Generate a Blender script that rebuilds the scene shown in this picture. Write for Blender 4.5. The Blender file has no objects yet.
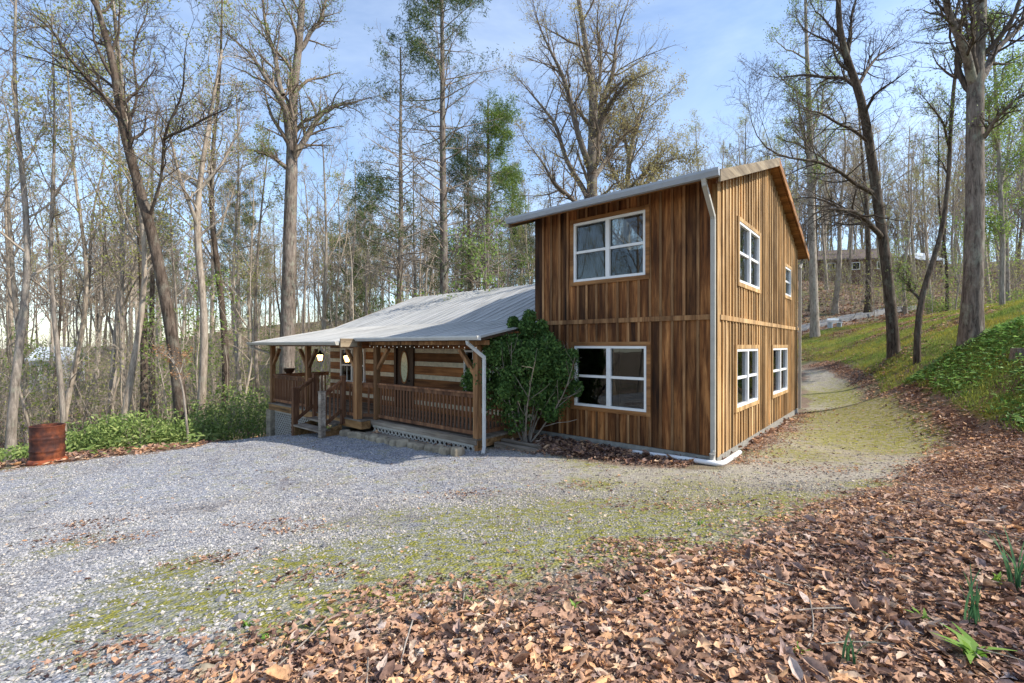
import bpy, bmesh, math, random
import numpy as np
from mathutils import Vector, Matrix
random.seed(7)
SC = bpy.context.scene
COL = SC.collection
F = 455.0; CZ = 2.1; HY = 345.0
# ------------------------------------------------------------------ helpers
def pt(px, py, Y):
    return ((px-512)/F*Y, Y, CZ-(py-HY)/F*Y)

def tag(o, label=None, cat=None, group=None, kind=None):
    if label: o['label'] = label
    if cat: o['category'] = cat
    if group: o['group'] = group
    if kind: o['kind'] = kind
    return o

def empty(name, loc=(0,0,0), rz=0, label=None, cat=None, group=None):
    o = bpy.data.objects.new(name, None); COL.objects.link(o)
    o.location = loc; o.rotation_euler = (0,0,rz); o.empty_display_size = .3
    return tag(o, label, cat, group)

def mesh_np(name, verts, faces, rnd=None, smooth=False):
    """verts (n,3); faces (m,k) of one size k; rnd per-face float"""
    verts = np.asarray(verts, dtype=np.float32); faces = np.asarray(faces, dtype=np.int32)
    me = bpy.data.meshes.new(name)
    m, k = faces.shape
    me.vertices.add(len(verts)); me.vertices.foreach_set('co', verts.ravel())
    me.loops.add(m*k); me.loops.foreach_set('vertex_index', faces.ravel())
    me.polygons.add(m)
    me.polygons.foreach_set('loop_start', np.arange(0, m*k, k, dtype=np.int32))
    me.polygons.foreach_set('loop_total', np.full(m, k, dtype=np.int32))
    me.polygons.foreach_set('use_smooth', np.full(m, smooth))
    me.update(calc_edges=True)
    if rnd is not None:
        a = me.attributes.new('rnd', 'FLOAT', 'FACE'); a.data.foreach_set('value', np.asarray(rnd, dtype=np.float32))
    return me

def link(name, me, mat, parent=None):
    o = bpy.data.objects.new(name, me); COL.objects.link(o)
    if mat is not None and not me.materials: me.materials.append(mat)
    if parent is not None: o.parent = parent
    return o

class MB:
    """collects boxes, bars, tubes and prisms into ONE mesh"""
    def __init__(s, mp=None):
        s.v = []; s.f = []; s.r = []; s.mp = mp; s.sm = []
    def add(s, vs, fs, r=None, smooth=False):
        b = len(s.v)
        for p in vs: s.v.append(tuple(s.mp(*p)) if s.mp else tuple(p))
        if r is None: r = random.random()
        for f in fs: s.f.append([b+i for i in f]); s.r.append(r); s.sm.append(smooth)
    def box(s, x0, x1, y0, y1, z0, z1, r=None):
        vs = [(x,y,z) for x in (x0,x1) for y in (y0,y1) for z in (z0,z1)]
        s.add(vs, [(0,1,3,2),(4,6,7,5),(0,4,5,1),(2,3,7,6),(0,2,6,4),(1,5,7,3)], r)
    def hexa(s, vs, r=None):
        s.add(vs, [(0,1,2,3),(7,6,5,4),(0,4,5,1),(1,5,6,2),(2,6,7,3),(3,7,4,0)], r)
    def bar(s, a, b, w, h=None, up=(0,0,1), r=None):
        a = Vector(a); b = Vector(b); h = h or w
        d = (b-a).normalized(); u = Vector(up)
        if abs(d.dot(u)) > .95: u = Vector((0,1,0))
        sx = d.cross(u).normalized()*w/2; sy = sx.cross(d).normalized()*h/2
        s.hexa([a-sx-sy, a+sx-sy, a+sx+sy, a-sx+sy, b-sx-sy, b+sx-sy, b+sx+sy, b-sx+sy], r)
    def tube(s, pts, rad, n=10, r=None, cap=True):
        pts = [Vector(p) for p in pts]; N = len(pts)
        if not hasattr(rad, '__len__'): rad = [rad]*N
        if r is None: r = random.random()
        ring = []; ref = Vector((.13,.2,1)).normalized()
        for i,p in enumerate(pts):
            d = (pts[min(i+1,N-1)]-pts[max(i-1,0)]).normalized()
            if abs(d.dot(ref)) > .98: ref = Vector((1,.1,.1)).normalized()
            u = d.cross(ref).normalized(); v = d.cross(u)
            ring += [p+(u*math.cos(6.2832*k/n)+v*math.sin(6.2832*k/n))*rad[i] for k in range(n)]
        fs = [(i*n+k, i*n+(k+1)%n, (i+1)*n+(k+1)%n, (i+1)*n+k) for i in range(N-1) for k in range(n)]
        s.add(ring, fs, r, True)
        if cap: s.add(ring[:n], [tuple(range(n))[::-1]], r); s.add(ring[-n:], [tuple(range(n))], r)
    def lathe(s, prof, n=24, c=(0,0), r=None):
        if r is None: r = random.random()
        N = len(prof)
        vs = [(c[0]+q*math.cos(6.2832*k/n), c[1]+q*math.sin(6.2832*k/n), z) for q,z in prof for k in range(n)]
        s.add(vs, [(i*n+k, i*n+(k+1)%n, (i+1)*n+(k+1)%n, (i+1)*n+k) for i in range(N-1) for k in range(n)], r, True)
    def prism(s, poly, lo, hi, r=None):
        """poly: list of (a,b); extruded with lo(a,b)->point, hi(a,b)->point"""
        n = len(poly)
        s.add([lo(*p) for p in poly]+[hi(*p) for p in poly],
              [tuple(range(n))[::-1], tuple(range(n,2*n))]+[(i,(i+1)%n,n+(i+1)%n,n+i) for i in range(n)], r)
    def build(s, name, mat, parent=None, bevel=0):
        me = bpy.data.meshes.new(name); me.from_pydata(s.v, [], s.f)
        a = me.attributes.new('rnd','FLOAT','FACE'); a.data.foreach_set('value', s.r)
        me.polygons.foreach_set('use_smooth', s.sm)
        bm = bmesh.new(); bm.from_mesh(me); bmesh.ops.recalc_face_normals(bm, faces=bm.faces[:])
        if bevel: bmesh.ops.bevel(bm, geom=bm.edges[:], offset=bevel, segments=1, affect='EDGES')
        bm.to_mesh(me); bm.free(); me.update()
        return link(name, me, mat, parent)

def copy_tree(o, parent=None):
    c = o.copy(); COL.objects.link(c)
    if parent is not None: c.parent = parent
    for ch in [k for k in KIDS.get(o.name, [])]: copy_tree(ch, c)
    return c
KIDS = {}

# ------------------------------------------------------------------ node helper
class NT:
    def __init__(s, name):
        s.m = bpy.data.materials.new(name); s.m.use_nodes = True
        s.t = s.m.node_tree; s.t.nodes.clear()
        s.out = s.t.nodes.new('ShaderNodeOutputMaterial')
    def n(s, typ, ins=None, **kw):
        x = s.t.nodes.new(typ)
        for k,v in kw.items(): setattr(x, k, v)
        if ins:
            for k,v in ins.items(): s.set(x.inputs[k], v)
        return x
    def set(s, inp, v):
        if isinstance(v, bpy.types.NodeSocket): s.t.links.new(v, inp)
        elif isinstance(v, bpy.types.Node): s.t.links.new(v.outputs[0], inp)
        else:
            if hasattr(v, '__len__') and len(v) == 3 and inp.type == 'RGBA': v = (*v, 1)
            inp.default_value = v
    def coord(s, kind='Object', scale=(1,1,1), rot=(0,0,0)):
        tc = s.n('ShaderNodeTexCoord')
        mp = s.n('ShaderNodeMapping', {'Vector': tc.outputs[kind], 'Scale': scale, 'Rotation': rot})
        return mp.outputs[0]
    def noise(s, vec, scale=5, detail=4, rough=.55, dist=0):
        return s.n('ShaderNodeTexNoise', {'Vector': vec, 'Scale': scale, 'Detail': detail, 'Roughness': rough, 'Distortion': dist}).outputs['Fac']
    def voro(s, vec, scale=5, feature='F1', out='Distance'):
        return s.n('ShaderNodeTexVoronoi', {'Vector': vec, 'Scale': scale}, feature=feature).outputs[out]
    def ramp(s, fac, stops, interp='LINEAR'):
        r = s.n('ShaderNodeValToRGB', {'Fac': fac}); cr = r.color_ramp; cr.interpolation = interp
        while len(cr.elements) > 1: cr.elements.remove(cr.elements[-1])
        for i,(p,c) in enumerate(stops):
            e = cr.elements[0] if i == 0 else cr.elements.new(p)
            e.position = p; e.color = (*c,1) if hasattr(c,'__len__') else (c,c,c,1)
        return r.outputs['Color']
    def mix(s, fac, a, b, blend='MIX'):
        x = s.n('ShaderNodeMix', data_type='RGBA', blend_type=blend)
        s.set(x.inputs[0], fac); s.set(x.inputs[6], a); s.set(x.inputs[7], b)
        return x.outputs[2]
    def math(s, op, a, b=0.0, c=None, clamp=False):
        x = s.n('ShaderNodeMath', operation=op, use_clamp=clamp)
        s.set(x.inputs[0], a); s.set(x.inputs[1], b)
        if c is not None: s.set(x.inputs[2], c)
        return x.outputs[0]
    def attr(s, name): return s.n('ShaderNodeAttribute', attribute_name=name).outputs['Fac']
    def bump(s, h, strength=.5, dist=.02):
        return s.n('ShaderNodeBump', {'Height': h, 'Strength': strength, 'Distance': dist}).outputs[0]
    def bsdf(s, color, rough=.7, metal=0, normal=None, spec=.3, **kw):
        ins = {'Base Color': color, 'Roughness': rough, 'Metallic': metal, 'Specular IOR Level': spec}
        if normal is not None: ins['Normal'] = normal
        for k,v in kw.items(): ins[k.replace('_',' ')] = v
        b = s.n('ShaderNodeBsdfPrincipled', ins)
        s.t.links.new(b.outputs[0], s.out.inputs[0]); return b
M = {}
def mat_wood(name, dark, mid, light, axis='z', board=True, streak=.6, gs=1.0, contrast=1.0):
    t = NT(name); sc = {'z':(9,9,.55),'x':(.55,9,9),'y':(9,.55,9)}[axis]
    v = t.coord('Object', tuple(q*gs for q in sc))
    r = t.attr('rnd'); off = t.n('ShaderNodeCombineXYZ', {'X': t.math('MULTIPLY', r, 31), 'Y': t.math('MULTIPLY', r, 17), 'Z': t.math('MULTIPLY', r, 11)})
    v = t.n('ShaderNodeVectorMath', {0: v, 1: off}, operation='ADD').outputs[0]
    a = t.noise(v, 1.2, 5, .6, .3); b = t.noise(v, 6, 4, .7); big = t.noise(t.coord('Object',(.9,.9,.5)), 1.3, 3, .6)
    c = t.ramp(t.math('ADD', t.math('MULTIPLY', a, .75), t.math('MULTIPLY', b, .25)), [(.32,dark),(.48,mid),(.66,light)])
    br = t.ramp(r, [(0,1-.45*contrast),(.35,.9),(.7,1.08),(1,1+.4*contrast)])
    if board: c = t.mix(1, c, br, 'MULTIPLY')
    c = t.mix(streak, c, t.ramp(big, [(.3,(.5,.45,.42)),(.5,(.95,.95,.95)),(.7,(1.25,1.2,1.12))]), 'MULTIPLY')
    # dark vertical stains and splash dirt near the ground
    st_ = t.noise(t.coord('Object', {'z':(2.6,2.6,.35),'x':(.35,2.6,2.6),'y':(2.6,.35,2.6)}[axis]), 1.6, 5, .65, .4)
    c = t.mix(streak*.9, c, t.ramp(st_, [(.40,(.28,.25,.24)),(.5,(.85,.85,.85)),(.68,(1.25,1.2,1.12))]), 'MULTIPLY')
    # knots
    kv = t.coord('Object', {'z':(5,5,1.7),'x':(1.7,5,5),'y':(5,1.7,5)}[axis])
    k = t.ramp(t.voro(kv, 1.5), [(0,.25),(.06,.5),(.11,1)])
    c = t.mix(.7, c, k, 'MULTIPLY')
    t.bsdf(c, .75, normal=t.bump(b, .35, .01), spec=.25)
    M[name] = t.m
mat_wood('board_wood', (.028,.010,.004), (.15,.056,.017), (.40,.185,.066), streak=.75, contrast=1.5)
mat_wood('sunlit_side_wood', (.2,.11,.045), (.50,.31,.135), (.70,.49,.26), streak=.5)  # paler golden copy of the siding, sunlight painted into the wood
mat_wood('sunlit_batten_wood', (.22,.12,.05), (.50,.31,.14), (.68,.48,.27))  # side wall battens, lightened with the same painted sunlight
mat_wood('trim_wood', (.13,.055,.02), (.30,.14,.05), (.42,.22,.09), 'x')
mat_wood('log_wood', (.09,.035,.014), (.26,.105,.038), (.42,.19,.07), 'x', gs=.8)
mat_wood('post_wood', (.10,.045,.018), (.28,.14,.06), (.45,.26,.12))
mat_wood('rail_wood', (.07,.03,.016), (.20,.09,.045), (.34,.18,.09))
mat_wood('rim_wood', (.08,.04,.015), (.26,.14,.055), (.42,.25,.11), 'x')
mat_wood('grey_wood', (.10,.08,.06), (.24,.20,.16), (.42,.37,.31), 'x')
mat_wood('rake_wood', (.12,.09,.06), (.23,.18,.12), (.33,.27,.19), 'y')
mat_wood('rake_dark', (.12,.05,.02), (.30,.14,.055), (.45,.25,.1), 'y')

def simple(name, col, rough=.6, metal=0, var=.25, scale=6, spec=.3, bump=.0):
    t = NT(name); n = t.noise(t.coord('Object'), scale, 5, .6)
    c = t.mix(var, (*col,1), t.ramp(n, [(.3,tuple(q*.45 for q in col)),(.6,tuple(min(1,q*1.3) for q in col))]))
    t.bsdf(c, rough, metal, normal=t.bump(n, bump, .02) if bump else None, spec=spec)
    M[name] = t.m
simple('white_vinyl', (.78,.78,.77), .45, var=.12)
simple('gutter_grey', (.34,.37,.41), .4, var=.15)
simple('gutter_tan', (.42,.40,.35), .5, var=.2)
simple('gutter_white', (.52,.52,.50), .45, var=.2)
simple('chinking', (.66,.57,.42), .9, var=.35, scale=9, bump=.3)
simple('concrete', (.27,.26,.23), .9, var=.5, scale=9, bump=.4)
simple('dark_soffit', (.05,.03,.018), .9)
simple('reflection_curtain', (.46,.40,.28), .9, var=.2)  # cloth tinted tan to imitate yellowish trees reflected in the panes
simple('iron', (.025,.022,.02), .5, .6)
simple('interior', (.06,.045,.035), .9)
simple('door_wood', (.055,.026,.014), .5, var=.5, scale=14)
simple('stone', (.30,.25,.18), .9, var=.8, scale=5, bump=.6)
simple('pale_lattice', (.42,.39,.34), .8)
simple('road_asphalt', (.22,.22,.22), .9, var=.3)
simple('siding_white', (.5,.53,.56), .8)
simple('shingle', (.13,.10,.09), .9)
simple('pale_metal', (.5,.55,.6), .5)
simple('brown_siding', (.16,.10,.07), .9)
simple('cut_wood', (.34,.26,.17), .9)

def metal_roof(name, col):
    t = NT(name); v = t.coord('Object', (3.2,.35,1)); n = t.noise(v, 1.6, 5, .65); n2 = t.noise(t.coord('Object'), .5, 3)
    c = t.ramp(n, [(.28,tuple(q*.55 for q in col)),(.5,col),(.72,tuple(q*1.22 for q in col))])
    c = t.mix(.5, c, t.ramp(n2, [(.3,(.75,.78,.8)),(.6,(1.05,1.05,1.05))]), 'MULTIPLY')
    rust = t.ramp(t.noise(t.coord('Object',(6,.5,1)), 2.5, 4, .7), [(.66,0.),(.8,.45)])
    c = t.mix(rust, c, (.2,.12,.07,1))
    t.bsdf(c, .6, .1, spec=.3); M[name] = t.m
metal_roof('roof_metal', (.41,.405,.39)); metal_roof('tower_roof_metal', (.33,.35,.38))

t = NT('glass')
lw = t.n('ShaderNodeFresnel', {'IOR': 1.5})
fac = t.math('ADD', t.math('MULTIPLY', lw.outputs[0], .95), .015, clamp=True)
n_ = t.bump(t.noise(t.coord('Object'), 1.3, 2), .02, .05)
ms = t.n('ShaderNodeMixShader', {0: fac, 1: t.n('ShaderNodeBsdfTransparent', {'Color': (.52,.55,.53,1)}), 2: t.n('ShaderNodeBsdfGlossy', {'Color': (.95,.97,1,1), 'Roughness': .015, 'Normal': n_})})
t.t.links.new(ms.outputs[0], t.out.inputs[0]); M['glass'] = t.m
t = NT('oval_glass'); t.bsdf(t.ramp(t.voro(t.coord('Object'), 14), [(0,(.5,.5,.25)),(.6,(.7,.72,.5))]), .25, spec=.6, Emission_Color=(.9,.85,.45,1), Emission_Strength=.0); M['oval_glass'] = t.m
t = NT('lamp_glow'); t.bsdf((1,.75,.4), .4, Emission_Color=(1,.55,.2,1), Emission_Strength=5.0); M['lamp_glow'] = t.m
t = NT('bulb_glow'); t.bsdf((.9,.88,.8), .4, Emission_Color=(1,.9,.7,1), Emission_Strength=.15); M['bulb_glow'] = t.m
# rusty steel
t = NT('rusty_steel'); v = t.coord('Object'); a = t.noise(v, 3.2, 6, .65); st = t.noise(t.coord('Object',(5,5,.6)), 2, 4)
c = t.ramp(a, [(.32,(.03,.018,.018)),(.47,(.085,.03,.02)),(.6,(.19,.055,.024)),(.74,(.33,.12,.05))])
c = t.mix(.7, c, t.ramp(st, [(.35,(.4,.35,.38)),(.6,(1.1,1.1,1.1))]), 'MULTIPLY')
t.bsdf(c, .65, .2, normal=t.bump(a, .3, .02)); M['rusty_steel'] = t.m
t = NT('red_rust'); a = t.noise(t.coord('Object'), 6, 5); t.bsdf(t.ramp(a, [(.3,(.10,.03,.02)),(.6,(.28,.07,.025))]), .7); M['red_rust'] = t.m

def bark(name, dark, light, lich=.0, scale=1.0):
    t = NT(name); v = t.coord('Object', (9*scale,9*scale,1.6*scale)); a = t.noise(v, 1.5, 6, .7, .5); b = t.noise(t.coord('Object'), .9, 3)
    oi = t.n('ShaderNodeObjectInfo').outputs['Random']
    c = t.ramp(a, [(.34,dark),(.62,light)])
    c = t.mix(.8, c, t.ramp(b, [(.3,(.7,.66,.62)),(.65,(1.15,1.15,1.15))]), 'MULTIPLY')
    c = t.mix(1, c, t.ramp(oi, [(0,(.72,.7,.68)),(.5,(1,1,1)),(1,(1.2,1.17,1.1))]), 'MULTIPLY')
    if lich:
        l = t.ramp(t.noise(t.coord('Object',(1,1,.6)), 3.5, 5, .7), [(.52,0.),(.66,1.)])
        c = t.mix(t.math('MULTIPLY', l, lich), c, (.34,.36,.28,1))
    t.bsdf(c, .9, normal=t.bump(a, .9, .03), spec=.1); M[name] = t.m
bark('bark_dark', (.035,.026,.02), (.15,.115,.09), .25)
bark('bark_grey', (.15,.13,.11), (.42,.37,.32), .4)
bark('bark_pale', (.20,.16,.125), (.50,.43,.35), .3)
bark('bark_hero', (.06,.048,.042), (.25,.21,.18), .5)
bark('twig_mid', (.09,.07,.058), (.25,.205,.165))
bark('twig_dark', (.05,.04,.032), (.13,.105,.085))
bark('twig_grey', (.22,.185,.15), (.44,.38,.315))
bark('twig_pale', (.30,.26,.21), (.52,.46,.38))

def leafmat(name, stops, trans=.35, rough=.6, inner=0, patch=None):
    t = NT(name); r = t.attr('rnd'); c = t.ramp(r, stops)
    if inner: c = t.mix(inner, c, t.ramp(t.noise(t.coord('Object'), 38, 4, .7), [(.3,(.35,.32,.33)),(.5,(.95,.95,.95)),(.72,(1.5,1.45,1.4))]), 'MULTIPLY')
    if inner: c = t.mix(.9, c, t.ramp(t.noise(t.coord('Object'), .75, 5, .65), [(.36,(.50,.42,.44)),(.5,(.84,.78,.76)),(.64,(1.08,1.0,.92))]), 'MULTIPLY')  # broad dark and tan patches: shade and sunlight put into the leaf colour
    if patch: c = t.mix(t.ramp(t.noise(t.coord('Object'), .45, 4, .6), [(.44,0.),(.6,.85)]), c, (*patch,1))
    oi = t.n('ShaderNodeObjectInfo').outputs['Random']
    c = t.mix(.5, c, t.ramp(oi, [(0,(.75,.8,.7)),(1,(1.2,1.15,1.1))]), 'MULTIPLY')
    d = t.n('ShaderNodeBsdfPrincipled', {'Base Color': c, 'Roughness': rough, 'Specular IOR Level': .25})
    tr = t.n('ShaderNodeBsdfTranslucent', {'Color': c})
    m = t.n('ShaderNodeMixShader', {0: trans, 1: d, 2: tr}); t.t.links.new(m.outputs[0], t.out.inputs[0]); M[name] = t.m
leafmat('leaf_shrub', [(0,(.025,.06,.018)),(.5,(.075,.15,.038)),(.85,(.16,.27,.07)),(1,(.28,.40,.12))])
leafmat('leaf_rhodo', [(0,(.06,.10,.03)),(.5,(.20,.29,.08)),(1,(.42,.48,.17))])
leafmat('leaf_bud', [(0,(.24,.27,.07)),(.5,(.38,.40,.12)),(1,(.5,.47,.18))], .5)
leafmat('leaf_bud_tan', [(0,(.3,.24,.1)),(.5,(.42,.36,.15)),(1,(.5,.46,.2))], .5)
leafmat('leaf_spring', [(0,(.14,.22,.05)),(.5,(.24,.34,.08)),(1,(.38,.45,.13))], .5)
leafmat('needle', [(0,(.025,.05,.018)),(.5,(.06,.10,.03)),(1,(.16,.2,.06))], .25)
leafmat('leaf_beech', [(0,(.35,.17,.08)),(1,(.6,.36,.2))], .4)
leafmat('leaf_dead', [(0,(.07,.042,.04)),(.18,(.21,.135,.115)),(.32,(.42,.27,.20)),(.46,(.60,.36,.22)),(.58,(.43,.33,.31)),(.70,(.74,.43,.22)),(.82,(.74,.57,.42)),(1,(.54,.48,.48))], .15, .75, .8)
leafmat('grass_blade', [(0,(.08,.13,.025)),(.5,(.18,.26,.05)),(.85,(.30,.38,.08)),(1,(.42,.40,.12))], .4, .6, 0, (.40,.34,.06))
leafmat('cover_leaf', [(0,(.07,.15,.035)),(.5,(.16,.31,.07)),(1,(.36,.52,.15))], .45)
leafmat('moss_blade', [(0,(.08,.085,.02)),(.5,(.17,.17,.035)),(1,(.27,.25,.06))], .3)
leafmat('blade_blue', [(0,(.05,.14,.06)),(1,(.13,.27,.12))], .35)
leafmat('weed_leaf', [(0,(.14,.28,.04)),(1,(.3,.45,.1))], .4)
leafmat('pine_needle', [(0,(.06,.10,.02)),(.5,(.14,.22,.04)),(1,(.30,.36,.09))], .3)
t = NT('pebble'); r = t.attr('rnd'); n_ = t.noise(t.coord('Object'), 60, 3)
c = t.ramp(r, [(0,(.10,.10,.115)),(.3,(.21,.22,.245)),(.6,(.34,.345,.365)),(.85,(.50,.49,.48)),(1,(.58,.50,.38))])
c = t.mix(.85, c, t.ramp(t.noise(t.coord('Object'), .9, 6, .7), [(.34,(.5,.47,.47)),(.47,(.92,.92,.93)),(.66,(1.12,1.1,1.06))]), 'MULTIPLY')
px_ = t.n('ShaderNodeSeparateXYZ', {0: t.coord('Object')}).outputs[0]
wf = t.n('ShaderNodeMapRange', {'Value': t.math('ADD', px_, t.math('MULTIPLY', t.noise(t.coord('Object'), .6, 3), 3)), 'From Min': -1.5, 'From Max': 3.5}).outputs[0]
c = t.mix(t.math('ADD', t.math('MULTIPLY', wf, .75), .15), c, t.mix(1, c, (1.12,.95,.74,1), 'MULTIPLY'))
t.bsdf(t.mix(.4, c, t.ramp(n_, [(.3,.6),(.7,1.2)]), 'MULTIPLY'), .9); M['pebble'] = t.m

# ------------------------------------------------------------------ house frame
CX, CY = 3.61, 8.05
D1 = (.65,.76); D2 = (-.76,.65)
RZ = math.atan2(-.65,.76)
def hw(t, s): return (CX+t*D2[0]+s*D1[0], CY+t*D2[1]+s*D1[1])
# ------------------------------------------------------------------ terrain
CP = [(3.6,8,0),(.5,10.7,-.02),(9,14.3,-.03),(0,9,-.05),(-1.5,7,-.08),(6,10.5,0),(2.2,6.2,.12),
 (0,2,.72),(-2,2,.62),(2,2,.86),(-4,3.2,.25),(3,3.4,.8),(0,4.3,.36),(-3,5,.08),(6,5,.55),(0,-3,1.0),(3,0,1.2),(-6,-2,.5),
 (-11.2,10.6,-.66),(-6,7,-.28),(-9,8.5,-.5),(-7.9,14.6,-.86),(-4.9,11.9,-.30),(-2,10.2,-.16),(-11.8,8,-.6),(-5.2,13.2,-.4),(-8.5,12.4,-.62),
 (-12.3,12.6,-1.0),(-9,16.5,-1.4),(-13.5,15,-1.8),(-20,20,-3.0),(-30,35,-3.8),(-10,27,-2.8),(-2,22,-1.5),(5,22,-.3),(-25,12,-2.8),(-18,6,-1.6),(-30,0,-2.5),
 (8.7,9.1,.12),(6.6,6.2,.45),(12.7,15.2,.18),(15.4,20,.42),(17.9,27,.95),(12,18,.1),(14,24,.5),(4.8,3.6,.95),
 (8.9,7.6,.75),(13.1,13,2.2),(15.9,19,1.75),(16.1,18,1.7),(12.4,11,2.0),(11,9,1.55),(21,26,2.6),(23.8,37,3.2),(29,36,3.95),(29.5,30,4.4),(28,24,4.6),(20,16,3.9),(10,3,2.4),
 (38,42,4.9),(50,47,6.5),(34,38,4.5),(36,30,5.0),(44,30,5.5),(15,36,1.2),(0,35,-2.0),
 (-90,90,6),(-50,85,5),(0,90,8),(40,85,14),(90,80,20),(-60,57,-4),(-30,50,-3.2),(0,52,-.8),(17,50,4.6),(35,52,9),(62,55,10),(60,15,9),(50,-25,9),(20,-20,4),(0,-22,1.2),(-30,-25,-1.5),(-65,5,-4),(-60,-50,-3),(10,-60,3),(60,-60,9)]
cp = np.array(CP, dtype=float)
def U(r2): return .5*r2*np.log(r2+1e-9)
def tps_fit(c, lam=.02):
    n = len(c); d2 = ((c[:,None,:2]-c[None,:,:2])**2).sum(-1)
    K = U(d2)+np.eye(n)*lam; Pm = np.c_[np.ones(n), c[:,:2]]
    A = np.zeros((n+3,n+3)); A[:n,:n]=K; A[:n,n:]=Pm; A[n:,:n]=Pm.T
    return np.linalg.solve(A, np.r_[c[:,2], 0,0,0])
W = tps_fit(cp)
def H(x, y):
    x = np.atleast_1d(np.asarray(x, float)); y = np.atleast_1d(np.asarray(y, float)); sh = x.shape
    x = x.ravel(); y = y.ravel(); r = np.hypot(x,y); k = np.where(r > 100, 100/np.maximum(r,1e-6), 1); xx = x*k; yy = y*k
    out = np.zeros(len(xx))
    for i in range(0, len(xx), 20000):
        a, b = xx[i:i+20000], yy[i:i+20000]
        d2 = (a[:,None]-cp[None,:,0])**2+(b[:,None]-cp[None,:,1])**2
        out[i:i+20000] = U(d2)@W[:-3]+W[-3]+W[-2]*a+W[-1]*b
    # small natural unevenness, fading on the drive near the house
    out += .03*np.sin(x*.9+1.3*np.sin(y*.7))*np.cos(y*.8+np.sin(x*.6))*np.clip((np.hypot(x-2,y-9)-7)/8,0,1)
    return out.reshape(sh)
def h1(x, y): return float(H(x,y)[0])
def hit(px, py, ymin=1.0, ymax=120):
    ys = np.exp(np.linspace(math.log(ymin), math.log(ymax), 900)); xs = (px-512)/F*ys; zs = CZ-(py-HY)/F*ys
    hs = H(xs, ys); below = np.where(zs <= hs)[0]
    i = below[0] if len(below) else len(ys)-1
    return xs[i], ys[i], hs[i]
def poly_px(l): return [tuple(hit(*p)[:2]) if len(p) == 2 else (p[0],p[1]) for p in l]
def sdf(poly, x, y):
    """signed distance, positive inside"""
    x = np.asarray(x, float); y = np.asarray(y, float)
    d = np.full(x.shape, 1e9); ins = np.zeros(x.shape, bool); n = len(poly)
    for i in range(n):
        ax, ay = poly[i]; bx, by = poly[(i+1)%n]; ex, ey = bx-ax, by-ay
        tt = np.clip(((x-ax)*ex+(y-ay)*ey)/(ex*ex+ey*ey+1e-12), 0, 1)
        d = np.minimum(d, (x-ax-tt*ex)**2+(y-ay-tt*ey)**2)
        c = ((ay > y) != (by > y)) & (x < (bx-ax)*(y-ay)/(by-ay+1e-12)+ax); ins ^= c
    return np.where(ins, 1, -1)*np.sqrt(d)
def sstep(v, a, b):
    k = np.clip((v-a)/(b-a), 0, 1); return k*k*(3-2*k)
GRAVEL = poly_px([(0,471),(60,464),(200,447),(262,434),(300,434),(400,440),(452,450),(500,447),(560,455),(640,468),(715,470),(745,452),(806,414),(803,400),(801,385),(801,372)]) \
  + [(16.6,27.5)] + poly_px([(850,379),(905,404),(940,430),(950,448),(930,475),(870,500),(800,525),(740,545),(660,560),(600,585),(500,600),(400,618),(300,645),(230,683)]) + [(-1.5,.5),(-4,-3),(-16,-3),(-16,10.5)]
LEAFP = poly_px([(808,366),(850,379),(905,404),(940,430),(950,448),(930,475),(870,500),(800,525),(740,545),(660,560),(600,585),(500,600),(400,618),(300,645),(230,683)]) \
  + [(-1.5,.5),(-4,-3),(9,-3),(8.5,5)] + poly_px([(1023,440),(985,425),(950,408),(900,388),(860,373),(825,362)])
BANKP = poly_px([(805,362),(825,362),(860,373),(900,388),(950,408),(985,425),(1023,440)]) + [(8.5,5),(9,-3),(30,-3),(32,30),(31,36),(24,36.5),(19,33)]
XS = poly_px([(860,373),(800,335)])
MOSS = [hit(*p)[:2]+(r,w) for p,r,w in [((890,400),2.2,1.3),((860,385),2.6,1.2),((925,430),1.4,1.2),((900,450),1.0,.9),((830,392),1.6,.8),((935,440),.9,1.0),((800,455),.9,.5),((890,487),.55,.8),((770,525),.7,.8),((620,545),1.0,.9),((520,560),.9,1.0),((560,515),1.3,.75),((680,520),1.5,.75),((450,545),1.1,.75),((800,500),1.2,.7),((380,520),.9,.4),((140,610),.5,.8),((850,440),1.6,.65),((420,575),.7,1.1),((480,515),.9,.7),((350,600),.5,1.2),((250,590),.5,.9),((180,570),.5,.7),((660,500),1.2,.5),((700,490),.9,.5),((590,485),.6,.5),((330,560),.8,.7),((700,530),.7,.7),((590,460),.6,.5),((560,590),.5,1.0),((300,620),.3,1.0),((80,545),.5,.4)]]
def moss(x, y):
    m = np.zeros(np.shape(x))
    for a,b,r,w in MOSS: m = np.maximum(m, w*np.exp(-((x-a)**2+(y-b)**2)/(r*r)))
    return m
def sandy(x, y): return sstep(x-.16*(y-7)+.5*np.sin(y*.9+x*.6), -.9, 2.6)
FR = 2.6  # extent of sheet in sinh units
def axis(n, lim, fine):
    u = np.linspace(-1,1,n); k = 5.2; return np.sinh(k*u)/math.sinh(k)*lim
gx = axis(520, 420, 0)+0; gy = axis(520, 420, 0)+3
X, Y = np.meshgrid(gx, gy); Z = H(X, Y)
nx, ny = len(gx), len(gy)
ii = np.arange(ny-1)[:,None]*nx+np.arange(nx-1)[None,:]
faces = np.stack([ii, ii+1, ii+nx+1, ii+nx], -1).reshape(-1,4)
gme = mesh_np('ground', np.c_[X.ravel(), Y.ravel(), Z.ravel()], faces, smooth=True)
xf, yf = X.ravel(), Y.ravel()
wob = .18*np.sin(xf*2.3+np.sin(yf*1.7)*2)+.1*np.sin(yf*5.1+xf*3)
sg = sdf(GRAVEL, xf, yf); sl = sdf(LEAFP, xf, yf); sb = sdf(BANKP, xf, yf)
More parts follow.
